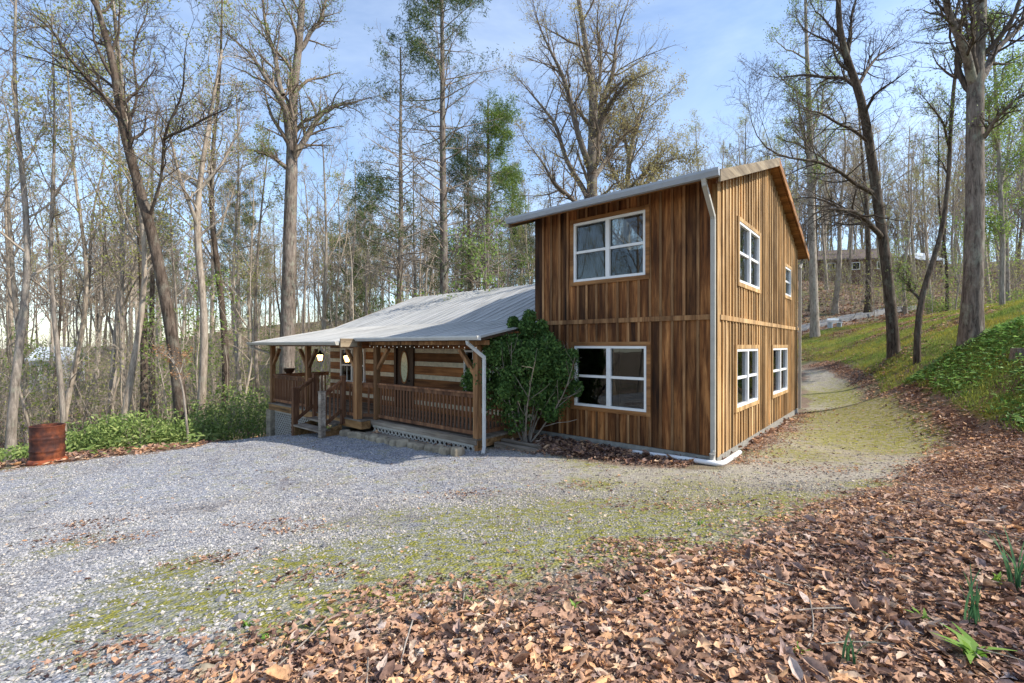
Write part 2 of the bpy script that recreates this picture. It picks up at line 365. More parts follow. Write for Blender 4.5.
atts = {'gravel': sstep(sg+wob, -.2, .35), 'leafy': sstep(sl+wob, -.5, .5), 'bank': sstep(sb+wob*2, -.4, .5), 'moss': moss(xf, yf), 'sand': sandy(xf, yf)}
for k, v in atts.items():
    a = gme.attributes.new(k, 'FLOAT', 'POINT'); a.data.foreach_set('value', v.astype(np.float32))
t = NT('ground_soil'); P = t.coord('Object')
nb = t.noise(P, .7, 5, .6); nm = t.noise(P, 3.5, 6, .65); nf = t.noise(P, 22, 5, .7); nl = t.noise(P, .18, 4)
# gravel
vc = t.n('ShaderNodeTexVoronoi', {'Vector': P, 'Scale': 42}); vc2 = t.n('ShaderNodeTexVoronoi', {'Vector': P, 'Scale': 19})
cell = t.n('ShaderNodeSeparateColor', {'Color': vc.outputs['Color']}).outputs[0]
gc = t.ramp(cell, [(0,(.15,.155,.18)),(.4,(.30,.31,.345)),(.8,(.43,.44,.47)),(1,(.52,.50,.46))])
gc = t.mix(.75, gc, t.ramp(nm, [(.3,(.6,.58,.6)),(.5,(.95,.95,.97)),(.7,(1.15,1.13,1.1))]), 'MULTIPLY')
warm = t.ramp(t.noise(P, .5, 4, .6), [(.45,0.),(.62,.6)])
gc = t.mix(warm, gc, t.mix(.8, gc, (.95,.82,.62,1), 'MULTIPLY'))
sandc = t.ramp(nf, [(.25,(.16,.125,.085)),(.45,(.36,.31,.23)),(.6,(.50,.44,.34)),(.75,(.60,.54,.44))])
sandc = t.mix(.7, sandc, t.ramp(nm, [(.32,(.6,.58,.52)),(.6,(1.1,1.1,1.1))]), 'MULTIPLY')
gc = t.mix(t.math('MULTIPLY', t.attr('sand'), .75), gc, sandc)
gc = t.mix(t.ramp(t.noise(P, 1.1, 5, .7), [(.58,0.),(.68,.55)]), gc, (.13,.10,.09,1))
# moss
mc = t.ramp(nf, [(.3,(.07,.07,.018)),(.5,(.20,.195,.035)),(.7,(.38,.345,.085))])
mfac = t.math('MULTIPLY', t.attr('moss'), 1.2)
mfac = t.math('SUBTRACT', t.math('ADD', mfac, t.math('MULTIPLY', t.math('SUBTRACT', nm, .5), 2.4)), .02)
mfac = t.math('MULTIPLY', t.math('MULTIPLY', mfac, 1.8, clamp=True), t.ramp(t.noise(P, 11, 6, .75), [(.42,.3),(.56,1)]), clamp=True)
base = t.mix(mfac, gc, mc)
# forest floor / leaf litter
lc = t.ramp(t.noise(P, 9, 6, .75), [(.28,(.045,.026,.02)),(.45,(.14,.08,.055)),(.6,(.25,.15,.10)),(.75,(.36,.26,.19))])
ffg = t.ramp(t.noise(P, .35, 5, .65), [(.5,0.),(.62,.65)])
wood = t.mix(ffg, t.mix(.55, lc, (.27,.215,.165,1)), (.15,.17,.07,1))
# bank grass
gcol = t.ramp(nf, [(.3,(.08,.11,.02)),(.5,(.18,.22,.05)),(.72,(.32,.34,.08))])
gcol = t.mix(t.ramp(nb, [(.42,0.),(.62,.8)]), gcol, (.32,.29,.06,1))
bfac = t.ramp(t.noise(P, .55, 6, .7), [(.40,0.),(.52,1.)])
bank = t.mix(bfac, t.mix(.3,lc,(.2,.12,.08,1)), gcol)
def edge(a, w=.6):
    return t.math('MULTIPLY', t.math('SUBTRACT', t.math('ADD', t.attr(a), t.math('MULTIPLY', t.math('SUBTRACT', nm, .5), w*2)), .3), 2.2, clamp=True)
c = t.mix(edge('bank'), wood, bank)
c = t.mix(edge('leafy'), c, lc)
c = t.mix(edge('gravel'), c, base)
hgt = t.math('ADD', t.math('MULTIPLY', vc.outputs['Distance'], -.7), t.math('MULTIPLY', nf, .6))
t.bsdf(c, .95, normal=t.bump(hgt, .9, .025), spec=.1)
tag(link('ground', gme, t.m), kind='structure')

# ------------------------------------------------------------------ scattering
rng = np.random.default_rng(11)
def mossn(x, y): return np.clip(moss(x,y)*1.25+.28*np.sin(x*3.1+np.sin(y*4.3))*np.sin(y*3.7+np.sin(x*2.7))+.12*np.sin(x*9+y*5)-.05, 0, 1)
def rotmats(yaw, tilt, az):
    """normal tilted by 'tilt' towards az, spun by yaw"""
    n = len(yaw); ux = np.stack([np.cos(yaw), np.sin(yaw), np.zeros(n)],1); uy = np.stack([-np.sin(yaw), np.cos(yaw), np.zeros(n)],1); uz = np.tile([0,0,1.],(n,1))
    k = np.stack([-np.sin(az), np.cos(az), np.zeros(n)],1); c = np.cos(tilt)[:,None]; s = np.sin(tilt)[:,None]
    def rot(v): return v*c+np.cross(k,v)*s+k*(k*v).sum(1,keepdims=True)*(1-c)
    return rot(ux), rot(uy), rot(uz)
def scatter_shape(pos, size, shape, tris, yaw, tilt, az, curl=None):
    """shape (k,3) instances merged: returns verts, faces"""
    ux, uy, uz = rotmats(yaw, tilt, az); n = len(pos); k = len(shape)
    s = shape[None,:,:]*size[:,None,None]
    if curl is not None: s[:,:,2] = s[:,:,2]*curl[:,None]
    v = pos[:,None,:]+s[:,:,0:1]*ux[:,None,:]+s[:,:,1:2]*uy[:,None,:]+s[:,:,2:3]*uz[:,None,:]
    f = np.asarray(tris)[None,:,:]+(np.arange(n)*k)[:,None,None]
    return v.reshape(-1,3), f.reshape(-1, np.asarray(tris).shape[1])
def lobed(lobes, depth):
    pts = [(0,0,0)]; n = lobes*2
    for i in range(n):
        a = 6.2832*i/n; r = (.5 if i%2 == 0 else .5*depth)*(1.25 if i == 0 else 1)*(.82+.18*math.cos(a))
        pts.append((r*math.cos(a), r*math.sin(a)*.8, .16*abs(math.sin(a))+.10*math.cos(2*a)*(i%2==0)))
    return np.array(pts), [(0,1+i,1+(i+1)%n) for i in range(n)]
OAK = lobed(6,.52); MAPLE = lobed(5,.42)
OVAL = (np.array([(-.5,0,.08),(-.2,-.2,.12),(.25,-.17,.07),(.5,0,0),(.25,.17,.1),(-.2,.2,.16),(0,0,-.02)]), [(6,0,1),(6,1,2),(6,2,3),(6,3,4),(6,4,5),(6,5,0)])
def samp(n, x0, x1, y0, y1): return rng.uniform(x0,x1,n), rng.uniform(y0,y1,n)
def inview(x, y, m=1.25): return (y > .8) & (np.abs(x) < y*m+.6)
HOUSE = [hw(0,0), hw(4.04,0), hw(4.1,-1.85), hw(8.1,-1.85), hw(8.2,-2.1), hw(13.7,-2.1), hw(13.7,8.3), hw(0,8.24)]

def leaves_obj(name, parts, mat, label, cat):
    V=[]; Fc=[]; Rr=[]; b=0
    for v,f,r in parts:
        V.append(v); Fc.append(f+b); Rr.append(r); b += len(v)
    o = link(name, mesh_np(name, np.concatenate(V), np.concatenate(Fc), np.concatenate(Rr), smooth=(name=='leaf_litter')), mat)
    return tag(o, label, cat, kind='stuff')
parts = []
def leafbatch(x, y, smin, smax, lift=.035, tilt=.6, rpow=1.0, shape=None):
    z = H(x,y); n = len(x)
    for k, shp in enumerate((OAK, MAPLE, OVAL)):
        m = (np.arange(n)%3) == k if shape is None else ((np.arange(n)%3 == k) if True else None)
        nn = m.sum()
        if nn == 0: continue
        pos = np.c_[x[m], y[m], z[m]+rng.uniform(.004, lift, nn)]
        size = rng.uniform(smin, smax, nn)
        v,f = scatter_shape(pos, size, shp[0], shp[1], rng.uniform(0,6.28,nn), np.abs(rng.normal(0,tilt,nn)), rng.uniform(0,6.28,nn), rng.uniform(-1.5,2.6,nn))
        parts.append((v, f, np.repeat(np.clip(rng.beta(2.1,2.3,nn)**rpow,0,1), len(shp[1]))))
# dense litter near the camera
x,y = samp(230000, -3.5, 8, .9, 7.5); d = sdf(LEAFP,x,y); keep = (sstep(d+.3*np.sin(x*3.3+np.sin(y*5))*np.sin(y*4), -.75, .5)**1.3 > rng.random(len(x))) & inview(x,y) & (rng.random(len(x)) < .62)
leafbatch(x[keep], y[keep], .028, .068, .03, .45)
x,y = samp(7500, -3, 7, 1.0, 5.5); d = sdf(LEAFP,x,y); keep = (d > 0) & inview(x,y)
leafbatch(x[keep], y[keep], .06, .125, .04, .45, .8)
# strip along the drive
x,y = samp(130000, 4, 22, 6, 30); d = sdf(LEAFP,x,y); keep = (sstep(d, -.5, .4) > rng.random(len(x))) & inview(x,y)
leafbatch(x[keep], y[keep], .06, .12, .04, .45)
for (px,py,rad,nn) in [(95,524,.35,150),(60,540,.3,110),(112,540,.3,120),(265,524,.3,110),(215,560,.25,90),(310,575,.3,120),(462,494,.35,120),(578,486,.4,130),(300,530,.3,90),(280,660,.25,160),(120,655,.25,140),(640,505,.5,160),(820,470,.6,200),(735,505,.5,160)]:
    gx_,gy_,_ = hit(px,py); x = gx_+rng.normal(0,rad*.8,nn); y = gy_+rng.normal(0,rad*.45,nn); leafbatch(x, y, .025, .06, .012, .3, 1.5)
# sparse leaves on gravel and bank
x,y = samp(24000, -12, 14, 1.3, 18); d = sdf(GRAVEL,x,y); dl = sdf(LEAFP,x,y)
keep = (d > 0) & inview(x,y) & (rng.random(len(x)) < np.clip(.05+.10*sandy(x,y)+.8*np.exp(dl/.5),0,1)); leafbatch(x[keep], y[keep], .03, .075, .012, .3)
x,y = samp(80000, 6, 32, 5, 36); d = sdf(BANKP,x,y); pn = np.sin(x*.9+2*np.sin(y*.5))*np.sin(y*.8+x*.3)
keep = (d > 0) & inview(x,y) & (pn+.7*np.exp(-d/1.0)+rng.normal(0,.25,len(x)) > .35); leafbatch(x[keep], y[keep], .09, .16, .05, .5)
# mulch bed under the shrub and along the front wall
bx = rng.uniform(.3,5.2,9000); bs = rng.uniform(-1.5,-.06,9000)
keep = (bs > -1.45+.28*np.abs(bx-3.2)+rng.normal(0,.12,9000)) & ~((bx>4.1)); bx=bx[keep]; bs=bs[keep]
leafbatch(CX+bx*D2[0]+bs*D1[0], CY+bx*D2[1]+bs*D1[1], .04, .09, .05, .6, 1.7)
# drive foot along the side wall
bs = rng.uniform(.2,8.2,1500); bx = -np.abs(rng.normal(0,.35,1500))-.05
leafbatch(CX+bx*D2[0]+bs*D1[0], CY+bx*D2[1]+bs*D1[1], .04, .08, .02, .4)
# woods floor
x,y = samp(260000, -45, 8, 8, 42); dg = sdf(GRAVEL,x,y); dh = sdf(HOUSE,x,y)
keep = (dg < 0) & (dh < 0) & inview(x,y,1.2) & (rng.random(len(x)) < np.clip(16/np.hypot(x,y),.1,1)*.55); leafbatch(x[keep], y[keep], .11, .22, .07, .5)
x,y = samp(70000, 15, 70, 30, 62); db = sdf(BANKP,x,y)
keep = (db < 0) & inview(x,y,1.2) & (rng.random(len(x)) < .35); leafbatch(x[keep], y[keep], .2, .34, .07, .5)
leaves_obj('leaf_litter', parts, M['leaf_dead'], 'brown and tan dead leaves strewn over the ground', 'dead leaves')

# pebbles: squashed irregular octahedra
def pebbles(x, y, smin, smax, sink=.25):
    n = len(x); base = np.array([(1,0,0),(0,1,0),(-1,0,0),(0,-1,0),(0,0,.6),(0,0,-.6)])*.5
    tr = [(0,1,4),(1,2,4),(2,3,4),(3,0,4),(1,0,5),(2,1,5),(3,2,5),(0,3,5)]
    size = rng.uniform(smin, smax, n)*rng.choice([.6,.8,1,1,1.4], n)
    pos = np.c_[x, y, H(x,y)+size*.12]
    ux,uy,uz = rotmats(rng.uniform(0,6.28,n), rng.uniform(0,.7,n), rng.uniform(0,6.28,n))
    s = base[None]*size[:,None,None]*rng.uniform(.6,1.25,(n,6,1))
    v = pos[:,None,:]+s[:,:,0:1]*ux[:,None]+s[:,:,1:2]*uy[:,None]+s[:,:,2:3]*uz[:,None]
    f = np.array(tr)[None]+(np.arange(n)*6)[:,None,None]
    return v.reshape(-1,3), f.reshape(-1,3), np.repeat(rng.beta(2,1.8,n), 8)
pp = []
x,y = samp(260000, -7, 6, 1.1, 6.5); d = sdf(GRAVEL,x,y); m_ = mossn(x,y)
keep = (d > -.1) & inview(x,y) & (rng.random(len(x)) > np.clip(m_*1.1,0,.86)) & (rng.random(len(x)) < .85-.5*sandy(x,y)); pp.append(pebbles(x[keep], y[keep], .009, .026))
x,y = samp(130000, -15, 10, 5.5, 14); d = sdf(GRAVEL,x,y); m_ = mossn(x,y)
keep = (d > 0) & inview(x,y) & (rng.random(len(x)) > np.clip(m_*1.1,0,.85)) & (rng.random(len(x)) < .9-.55*sandy(x,y)); pp.append(pebbles(x[keep], y[keep], .018, .034))
x,y = samp(1100, -6, 6, 1.1, 7); d = sdf(GRAVEL,x,y); keep = (d > -.5) & inview(x,y); v,f,r = pebbles(x[keep], y[keep], .03, .055); pp.append((v,f,r))
leaves_obj('gravel_stones', pp, M['pebble'], 'loose grey crushed stones covering the gravel drive', 'gravel')

x,y = samp(2600, -3.5, 14, 1.0, 18); d = sdf(LEAFP,x,y); keep = ((d > 0) | (rng.random(len(x)) < .1)) & inview(x,y); x=x[keep]; y=y[keep]; n=len(x)
st = np.c_[x,y,H(x,y)+.02]; a_ = rng.uniform(0,6.28,n); L = rng.uniform(.06,.35,n); Pk = np.zeros((n,4,3)); Pk[:,0] = st; dd = np.c_[np.cos(a_),np.sin(a_),rng.normal(0,.06,n)]
for i in range(1,4): dd = dd+rng.normal(0,.18,(n,3))*[1,1,.2]; Pk[:,i] = Pk[:,i-1]+dd*(L/3)[:,None]
STICKS = (Pk, np.repeat(rng.uniform(.0015,.005,n)[:,None],4,1))
# blades: grass, moss, ground cover
BLADE = (np.array([(-.09,0,0),(.09,0,0),(.05,.12,.6),(0,.35,1.0)]), [(0,1,2),(0,2,3)])
LEAFQ = (np.array([(0,-.5,0),(.22,0,.08),(0,.5,.02),(-.22,0,.08)]), [(0,1,2,3)])
def blades(x, y, hmin, hmax, tilt=.35, shp=BLADE, lift=0):
    n = len(x); pos = np.c_[x,y,H(x,y)+(rng.uniform(0,lift,n) if lift else 0)]
    v,f = scatter_shape(pos, rng.uniform(hmin,hmax,n), shp[0], shp[1], rng.uniform(0,6.28,n), np.abs(rng.normal(0,tilt,n)), rng.uniform(0,6.28,n))
    return v, f, np.repeat(rng.beta(2,2,n), len(shp[1]))
x,y = samp(260000, 6, 32, 5, 36); d = sdf(BANKP,x,y); pn = np.sin(x*.9+2*np.sin(y*.5))*np.sin(y*.8+x*.3)
keep = (d > .1) & inview(x,y,1.2) & (pn-.6*np.exp(-d/1.)+rng.normal(0,.3,len(x)) < .3) & (rng.random(len(x)) < np.clip(16/y,.2,1))
leaves_obj('bank_grass', [blades(x[keep], y[keep], .06, .15)], M['grass_blade'], 'short spring grass covering the sloping bank', 'grass')
x,y = samp(60000, 7, 20, 5, 16); d = sdf(BANKP,x,y); pn = np.sin(x*1.3+2*np.sin(y*.9))*np.sin(y*1.1+x*.6)
keep = (d > .2) & (d < 5.5) & inview(x,y,1.2) & (pn+rng.normal(0,.35,len(x)) > -.35) & (rng.random(len(x)) < .8)
leaves_obj('ground_cover', [blades(x[keep], y[keep], .07, .16, .5, LEAFQ, .16)], M['cover_leaf'], 'low leafy green ground cover along the foot of the bank', 'ground cover')
x,y = samp(170000, -7, 16, 1.2, 20); m_ = mossn(x,y); d = sdf(GRAVEL,x,y)
pn = np.sin(x*3.1+np.sin(y*4))*np.sin(y*3.7+np.sin(x*2.3))
keep = (m_*.62 > rng.random(len(x))*1.1+.05) & (d > -.5) & inview(x,y) & (rng.random(len(x)) < .8)
leaves_obj('moss_tufts', [blades(x[keep], y[keep], .008, .026, .6)], M['moss_blade'], 'yellow green moss and tiny weeds growing through the gravel', 'moss')
x,y = samp(90000, -40, 0, 9, 34); dg = sdf(GRAVEL,x,y); dh = sdf(HOUSE,x,y); pn = np.sin(x*.5+2*np.sin(y*.3))*np.sin(y*.45+x*.2)
keep = (dg < -.1) & (dh < 0) & inview(x,y,1.2) & ((pn+rng.normal(0,.25,len(x)) > .15) | ((dg > -.5) & (rng.random(len(x)) < .3))) & (np.hypot(x+11,y-10.9) > 1.0) & ((dg < -1.2) | (x > -10)) & (rng.random(len(x)) < np.clip(12/y,.1,1))
leaves_obj('undergrowth', [blades(x[keep], y[keep], .1, .3, .5, LEAFQ, .35)], M['leaf_rhodo'], 'low green undergrowth on the woodland floor', 'undergrowth')

# ------------------------------------------------------------------ tree machinery
def tubes(groups):
    V=[]; Fc=[]; b=0
    for P, R, n in groups:
        B, N, _ = P.shape
        T = np.gradient(P, axis=1); T /= np.linalg.norm(T, axis=2, keepdims=True)+1e-9
        mean = T.mean(1); ref = np.where(np.abs(mean[:,2:3]) < .85, np.array([[0,0,1.]]), np.array([[1.,0,0]]))
        Uv = np.cross(T, ref[:,None,:]); Uv /= np.linalg.norm(Uv, axis=2, keepdims=True)+1e-9; Vv = np.cross(T, Uv)
        a = np.arange(n)*6.28318/n
        ring = P[:,:,None,:]+R[:,:,None,None]*(np.cos(a)[None,None,:,None]*Uv[:,:,None,:]+np.sin(a)[None,None,:,None]*Vv[:,:,None,:])
        idx = b+np.arange(B*N*n).reshape(B,N,n); nxt = np.roll(idx, -1, 2)
        f = np.stack([idx[:,:-1], nxt[:,:-1], nxt[:,1:], idx[:,1:]], -1).reshape(-1,4)
        V.append(ring.reshape(-1,3)); Fc.append(f); b += B*N*n
    return np.concatenate(V), np.concatenate(Fc)
def walk(rg, start, d, L, r0, rend, N, wob, up):
    B = len(start); P = np.zeros((B,N,3)); P[:,0] = start; d = d/np.linalg.norm(d,axis=1,keepdims=True)
    step = (L/(N-1))[:,None]
    for i in range(1,N):
        d = d+rg.normal(0,wob,(B,3))+np.array([0,0,up]); d /= np.linalg.norm(d,axis=1,keepdims=True)
        P[:,i] = P[:,i-1]+d*step
    R = r0[:,None]*(1-(1-rend)*np.linspace(0,1,N)[None,:])
    return P, R
def spawn(rg, P, R, L, n, t0, t1, ang, ratio, rr, taper=.5):
    B, N, _ = P.shape
    tt = t0+(t1-t0)*((np.arange(n)[None,:]+rg.random((B,n)))/n)
    fi = tt*(N-1); i0 = np.clip(fi.astype(int),0,N-2); fr = (fi-i0)[...,None]; bi = np.arange(B)[:,None]
    A = P[bi,i0]; C = P[bi,i0+1]; st = A+(C-A)*fr; T = C-A; T /= np.linalg.norm(T,axis=2,keepdims=True)+1e-9
    rad = R[bi,i0]*(1-fr[...,0])+R[bi,i0+1]*fr[...,0]
    ref = np.where(np.abs(T[...,2:3]) < .9, np.array([0,0,1.]), np.array([1.,0,0])); Uv = np.cross(T,ref); Uv /= np.linalg.norm(Uv,axis=2,keepdims=True)+1e-9; Vv = np.cross(T,Uv)
    az = np.arange(n)[None,:]*2.4+rg.random((B,1))*6.28+rg.normal(0,.5,(B,n)); an = ang*rg.uniform(.7,1.3,(B,n))
    d = np.cos(an)[...,None]*T+np.sin(an)[...,None]*(np.cos(az)[...,None]*Uv+np.sin(az)[...,None]*Vv)
    ln = L[:,None]*ratio*(1-taper*(tt-t0)/(t1-t0+1e-9))*rg.uniform(.6,1.25,(B,n))
    return st.reshape(-1,3), d.reshape(-1,3), ln.ravel(), (rad*rr).ravel()
def leaf_quads(rg, P, n, spread, smin, smax, asp=.55):
    """n leaves scattered around each polyline end part"""
    B, N, _ = P.shape; i = rg.integers(max(0,N//2), N, (B,n)); p = P[np.arange(B)[:,None], i].reshape(-1,3)+rg.normal(0,spread,(B*n,3))
    k = len(p); a = rg.normal(0,1,(k,3)); a /= np.linalg.norm(a,axis=1,keepdims=True); b = np.cross(a, rg.normal(0,1,(k,3))); b /= np.linalg.norm(b,axis=1,keepdims=True)
    s = rg.uniform(smin,smax,k)[:,None]
    v = np.stack([p-a*s, p+b*s*asp, p+a*s, p-b*s*asp], 1).reshape(-1,3)
    return v, np.arange(k*4).reshape(-1,4), rg.beta(2,2,k)
def tree_parts(rg, trunkP, trunkR, limbs=(), spec=None):
    """returns list of (name, groups, leaves)"""
    tg = [(trunkP, trunkR, spec.get('sides',10))]; cg = []
    P, R = trunkP, trunkR; L = np.linalg.norm(np.diff(P,axis=1),axis=2).sum(1)
    s = spec; st, d, ln, rr = spawn(rg, P, R, L, s['n1'], s['t0'], 1.0, s['a1'], s['l1'], .5, s.get('tp',.55))
    P1, R1 = walk(rg, st, d, ln, np.minimum(rr, .16), .18, 9, .16, s['up']); cg.append((P1,R1,5))
    sets = [(P1,R1,ln)]
    for (lp, lr) in limbs:
        tg.append((lp, lr, 8)); sets.append((lp, lr, np.linalg.norm(np.diff(lp,axis=1),axis=2).sum(1)))
    last = []
    if limbs or True:
        for (p,r,l) in sets:
            hero = p.shape[1] != 9
            st, d, l2, rr = spawn(rg, p, r, l, s['n2']*(3 if hero else 1), .15, 1, s['a2'], s['l2']*(.8 if hero else 1), .5)
            P2, R2 = walk(rg, st, d, l2, np.clip(rr,.006,.07), .2, 7, .17, s['up']*.8); cg.append((P2,R2,4))
            st, d, l3, rr = spawn(rg, P2, R2, l2, s['n3'], .1, 1, s['a3'], s['l3'], .55)
            P3, R3 = walk(rg, st, d, l3, np.clip(rr,.007,.03), .35, 5, .2, s['up']*.5); cg.append((P3,R3,3))
            st, d, l4, rr = spawn(rg, P3, R3, l3, s['n4'], .1, 1, s['a3'], .55, .6)
            P4, R4 = walk(rg, st, d, l4, np.clip(rr,.0055,.012)*s.get('tw',1), .5, 4, .2, 0); cg.append((P4,R4,3)); last.append(P4); last.append(P3[:, -4:])
    return tg, cg, last
def straight_trunk(rg, h, r, wob=.03, lean=(0,0), N=16):
    P = np.zeros((1,N,3)); z = np.linspace(0,1,N)
    ph = rg.uniform(0,6.28,4)
    P[0,:,0] = lean[0]*z*h+wob*h*.25*(np.sin(z*4+ph[0])-np.sin(ph[0]))+wob*h*.08*np.sin(z*11+ph[1])
    P[0,:,1] = lean[1]*z*h+wob*h*.25*(np.sin(z*4+ph[2])-np.sin(ph[2]))
    P[0,:,2] = z*h-.35
    R = r*(1-.82*z**.9)[None,:].copy(); R[0,0] *= 1.5; R[0,1] *= 1.02
    return P, R
def resample(pts, N):
    pts = np.array(pts, float); d = np.r_[0, np.cumsum(np.linalg.norm(np.diff(pts,axis=0),axis=1))]; u = np.linspace(0,d[-1],N)
    # smooth via catmull-like interpolation
    out = np.stack([np.interp(u,d,pts[:,k]) for k in range(pts.shape[1])],1)
    for _ in range(2): out[1:-1] = .25*out[:-2]+.5*out[1:-1]+.25*out[2:]
    return out
def build_tree(root, rg, tg, cg, last, bark_m, twig_m, leaf=None, ox=(0,0,0)):
    out = []
    v,f = tubes(tg); out.append(link('trunk', mesh_np('trunk', v-np.array(ox), f, smooth=True), M[bark_m], root))
    v,f = tubes(cg); out.append(link('crown', mesh_np('crown', v-np.array(ox), f, smooth=True), M[twig_m], root))
    if leaf:
        mt, n, sp, a, b, asp, frac = leaf
        V=[]; Fc=[]; Rr=[]; bb=0
        for P in last:
            k = rg.random(len(P)) < frac
            if k.sum() == 0: continue
            v,f,r = leaf_quads(rg, P[k], n, sp, a, b, asp); V.append(v); Fc.append(f+bb); Rr.append(r); bb += len(v)
        out.append(link('foliage', mesh_np('foliage', np.concatenate(V)-np.array(ox), np.concatenate(Fc), np.concatenate(Rr)), M[mt], root))
    KIDS[root.name] = out
    return root
v,f = tubes([(STICKS[0],STICKS[1],4)]); tag(link('fallen_twigs', mesh_np('fallen_twigs', v, f), M['bark_grey']), 'thin broken twigs lying among the dead leaves', 'twigs', kind='stuff')
SPEC = dict(
  slim = dict(n1=13,t0=.38,a1=.65,l1=.20,up=.07,n2=7,a2=.7,l2=.5,n3=5,a3=.7,l3=.55,n4=4),
  tall = dict(n1=15,t0=.5,a1=.6,l1=.24,up=.08,n2=7,a2=.7,l2=.5,n3=5,a3=.75,l3=.55,n4=4),
  fork = dict(n1=12,t0=.3,a1=.55,l1=.38,up=.09,n2=7,a2=.65,l2=.5,n3=5,a3=.7,l3=.55,n4=4),
  sap = dict(n1=10,t0=.2,a1=.7,l1=.28,up=.05,n2=4,a2=.7,l2=.5,n3=3,a3=.7,l3=.5,n4=2,sides=6))
protos = []
def proto(kind, h, r, bk, tw, leaf, seed, wob=.05):
    rg = np.random.default_rng(seed); root = empty('bare_tree')
    P,R = straight_trunk(rg, h, r, wob); tg,cg,last = tree_parts(rg, P, R, (), SPEC[kind])
    return build_tree(root, rg, tg, cg, last, bk, tw, leaf), h
LB = ('leaf_bud', 3, .12, .03, .055, .6, .5); LT = ('leaf_bud_tan', 2, .10, .025, .055, .6, .5); LS = ('leaf_spring', 4, .16, .04, .075, .6, .55)
protos = [proto('slim', 17, .13, 'bark_grey','twig_grey', None, 1), proto('tall', 22, .20, 'bark_pale','twig_grey', LT, 2),
  proto('fork', 19, .19, 'bark_grey','twig_grey', None, 3), proto('slim', 15, .11, 'bark_pale','twig_grey', LB, 4, .09),
  proto('tall', 24, .24, 'bark_dark','twig_grey', None, 5, .03), proto('fork', 16, .15, 'bark_grey','twig_grey', LT, 6, .1),
  proto('sap', 7, .045, 'bark_grey','twig_grey', LS, 7, .1), proto('sap', 9, .06, 'bark_pale','twig_grey', None, 8, .12),
  proto('slim', 20, .15, 'bark_dark','twig_grey', LB, 9, .06)]
used = set()
def place(i, x, y, sc=1.0, rz=None, label=None, group=None, lean=0.0, thick=1.0):
    src, h = protos[i]
    o = src if i not in used else copy_tree(src)
    used.add(i); o.location = (x,y,h1(x,y)); o.scale = (sc*thick,sc*thick,sc)
    o.rotation_euler = (random.uniform(-.03,.03), lean+random.uniform(-.03,.03), rz if rz is not None else random.uniform(0,6.28))
    tag(o, label, 'tree', group); return o
GL = ('slender leafless tree in the woods left of the porch','leafless trees in the woods left of the porch')
GB = ('leafless tree in the woods behind the cabin roof','leafless trees in the woods behind the cabin')
GR = ('leafless tree on the hillside beyond the grassy bank','leafless trees on the hillside on the right')
GF = ('distant leafless tree on the far wooded slope','distant trees on the far slope')
# trees one can pick out, by bearing and distance: (px, depth, proto, scale, thick)
for px, Yd, i, sc, th in [(8,15.5,0,1.05,1.1),(30,24,2,.9,1.),(58,19,3,1.2,.95),(66,17,0,1.0,.8),(85,27,5,1.1,1),(108,24,2,1.,.9),(119,17.5,3,1.25,1.0),(126,23,0,1.1,.9),(142,21,8,1.1,1.1),(152,30,4,.9,1),
   (228,22,8,1.1,1.15),(243,27,0,1.2,1),(262,26,3,1.2,1),(20,32,1,.95,1),(50,34,8,1,1),(95,36,2,1,1),(136,38,5,1.2,1),(172,33,0,1.1,1),(214,30,1,1,.9),(252,36,2,1,1),(-10,21,8,1.1,1.1),(-40,26,2,1.1,1),(40,40,5,1.2,1),(180,44,2,1,1)]:
    place(i, (px-512)/F*Yd, Yd, sc, None, GL[0], GL[1], 0, th)
for px, Yd, i, sc, th in [(320,30,2,1.0,1),(338,38,3,1.3,1),(355,34,0,1.15,1),(372,42,5,1.2,1),(412,36,0,1.2,1),(425,46,2,1.1,1),(458,40,8,1,1),(505,40,1,.9,1),(520,46,3,1.3,1),(548,40,5,1.15,1),(660,46,2,1.0,1),(690,50,5,1.1,1),(530,56,2,1.1,1),(300,44,1,1,1),(400,54,1,1,1),(470,54,5,1.3,1),(710,60,1,.8,1)]:
    place(i, (px-512)/F*Yd, Yd, sc, None, GB[0], GB[1], 0, th)
for px, Yd, i, sc, th in [(812,44,4,.75,1.6),(836,42,1,.8,1.6),(868,41,4,.8,1.5),(826,50,2,.9,1),(850,55,0,1.1,1),(885,46,3,1.1,1),(905,42,5,1.,1),(930,44,2,.9,1),(948,38,8,.9,1),(990,36,1,.75,1),(1008,33,2,.8,1),(1030,30,5,.8,1),(880,58,1,.9,1),(915,60,2,1.1,1),(960,52,5,1.1,1),(1000,48,0,1.,1),(740,52,2,1,1),(765,56,5,1.1,1),(785,48,3,1.2,1),(800,60,1,.9,1),(1045,40,1,.8,1),(940,62,4,.9,1),(895,36,6,1,1),(955,33,6,1.1,1),(1002,26,6,.9,1)]:
    place(i, (px-512)/F*Yd, Yd, sc, None, GR[0], GR[1], 0, th)
rp = random.Random(5)
for k in range(125):
    px = rp.uniform(-60,1080); Yd = rp.uniform(50,98)
    if 535 < px < 715 and rp.random() < .7: continue
    place(rp.choice([1,2,5,0,3,8,2,5]), (px-512)/F*Yd, Yd, rp.uniform(.75,1.1), None, GF[0], GF[1], 0, 1.1)
for k in range(60):
    px = rp.uniform(-40,270) if rp.random() < .6 else rp.uniform(280,530); Yd = rp.uniform(17,40)
    place(rp.choice([6,7,7]), (px-512)/F*Yd, Yd, rp.uniform(.7,1.3), None, 'thin young sapling among the larger trees of the woods', 'saplings in the woods')
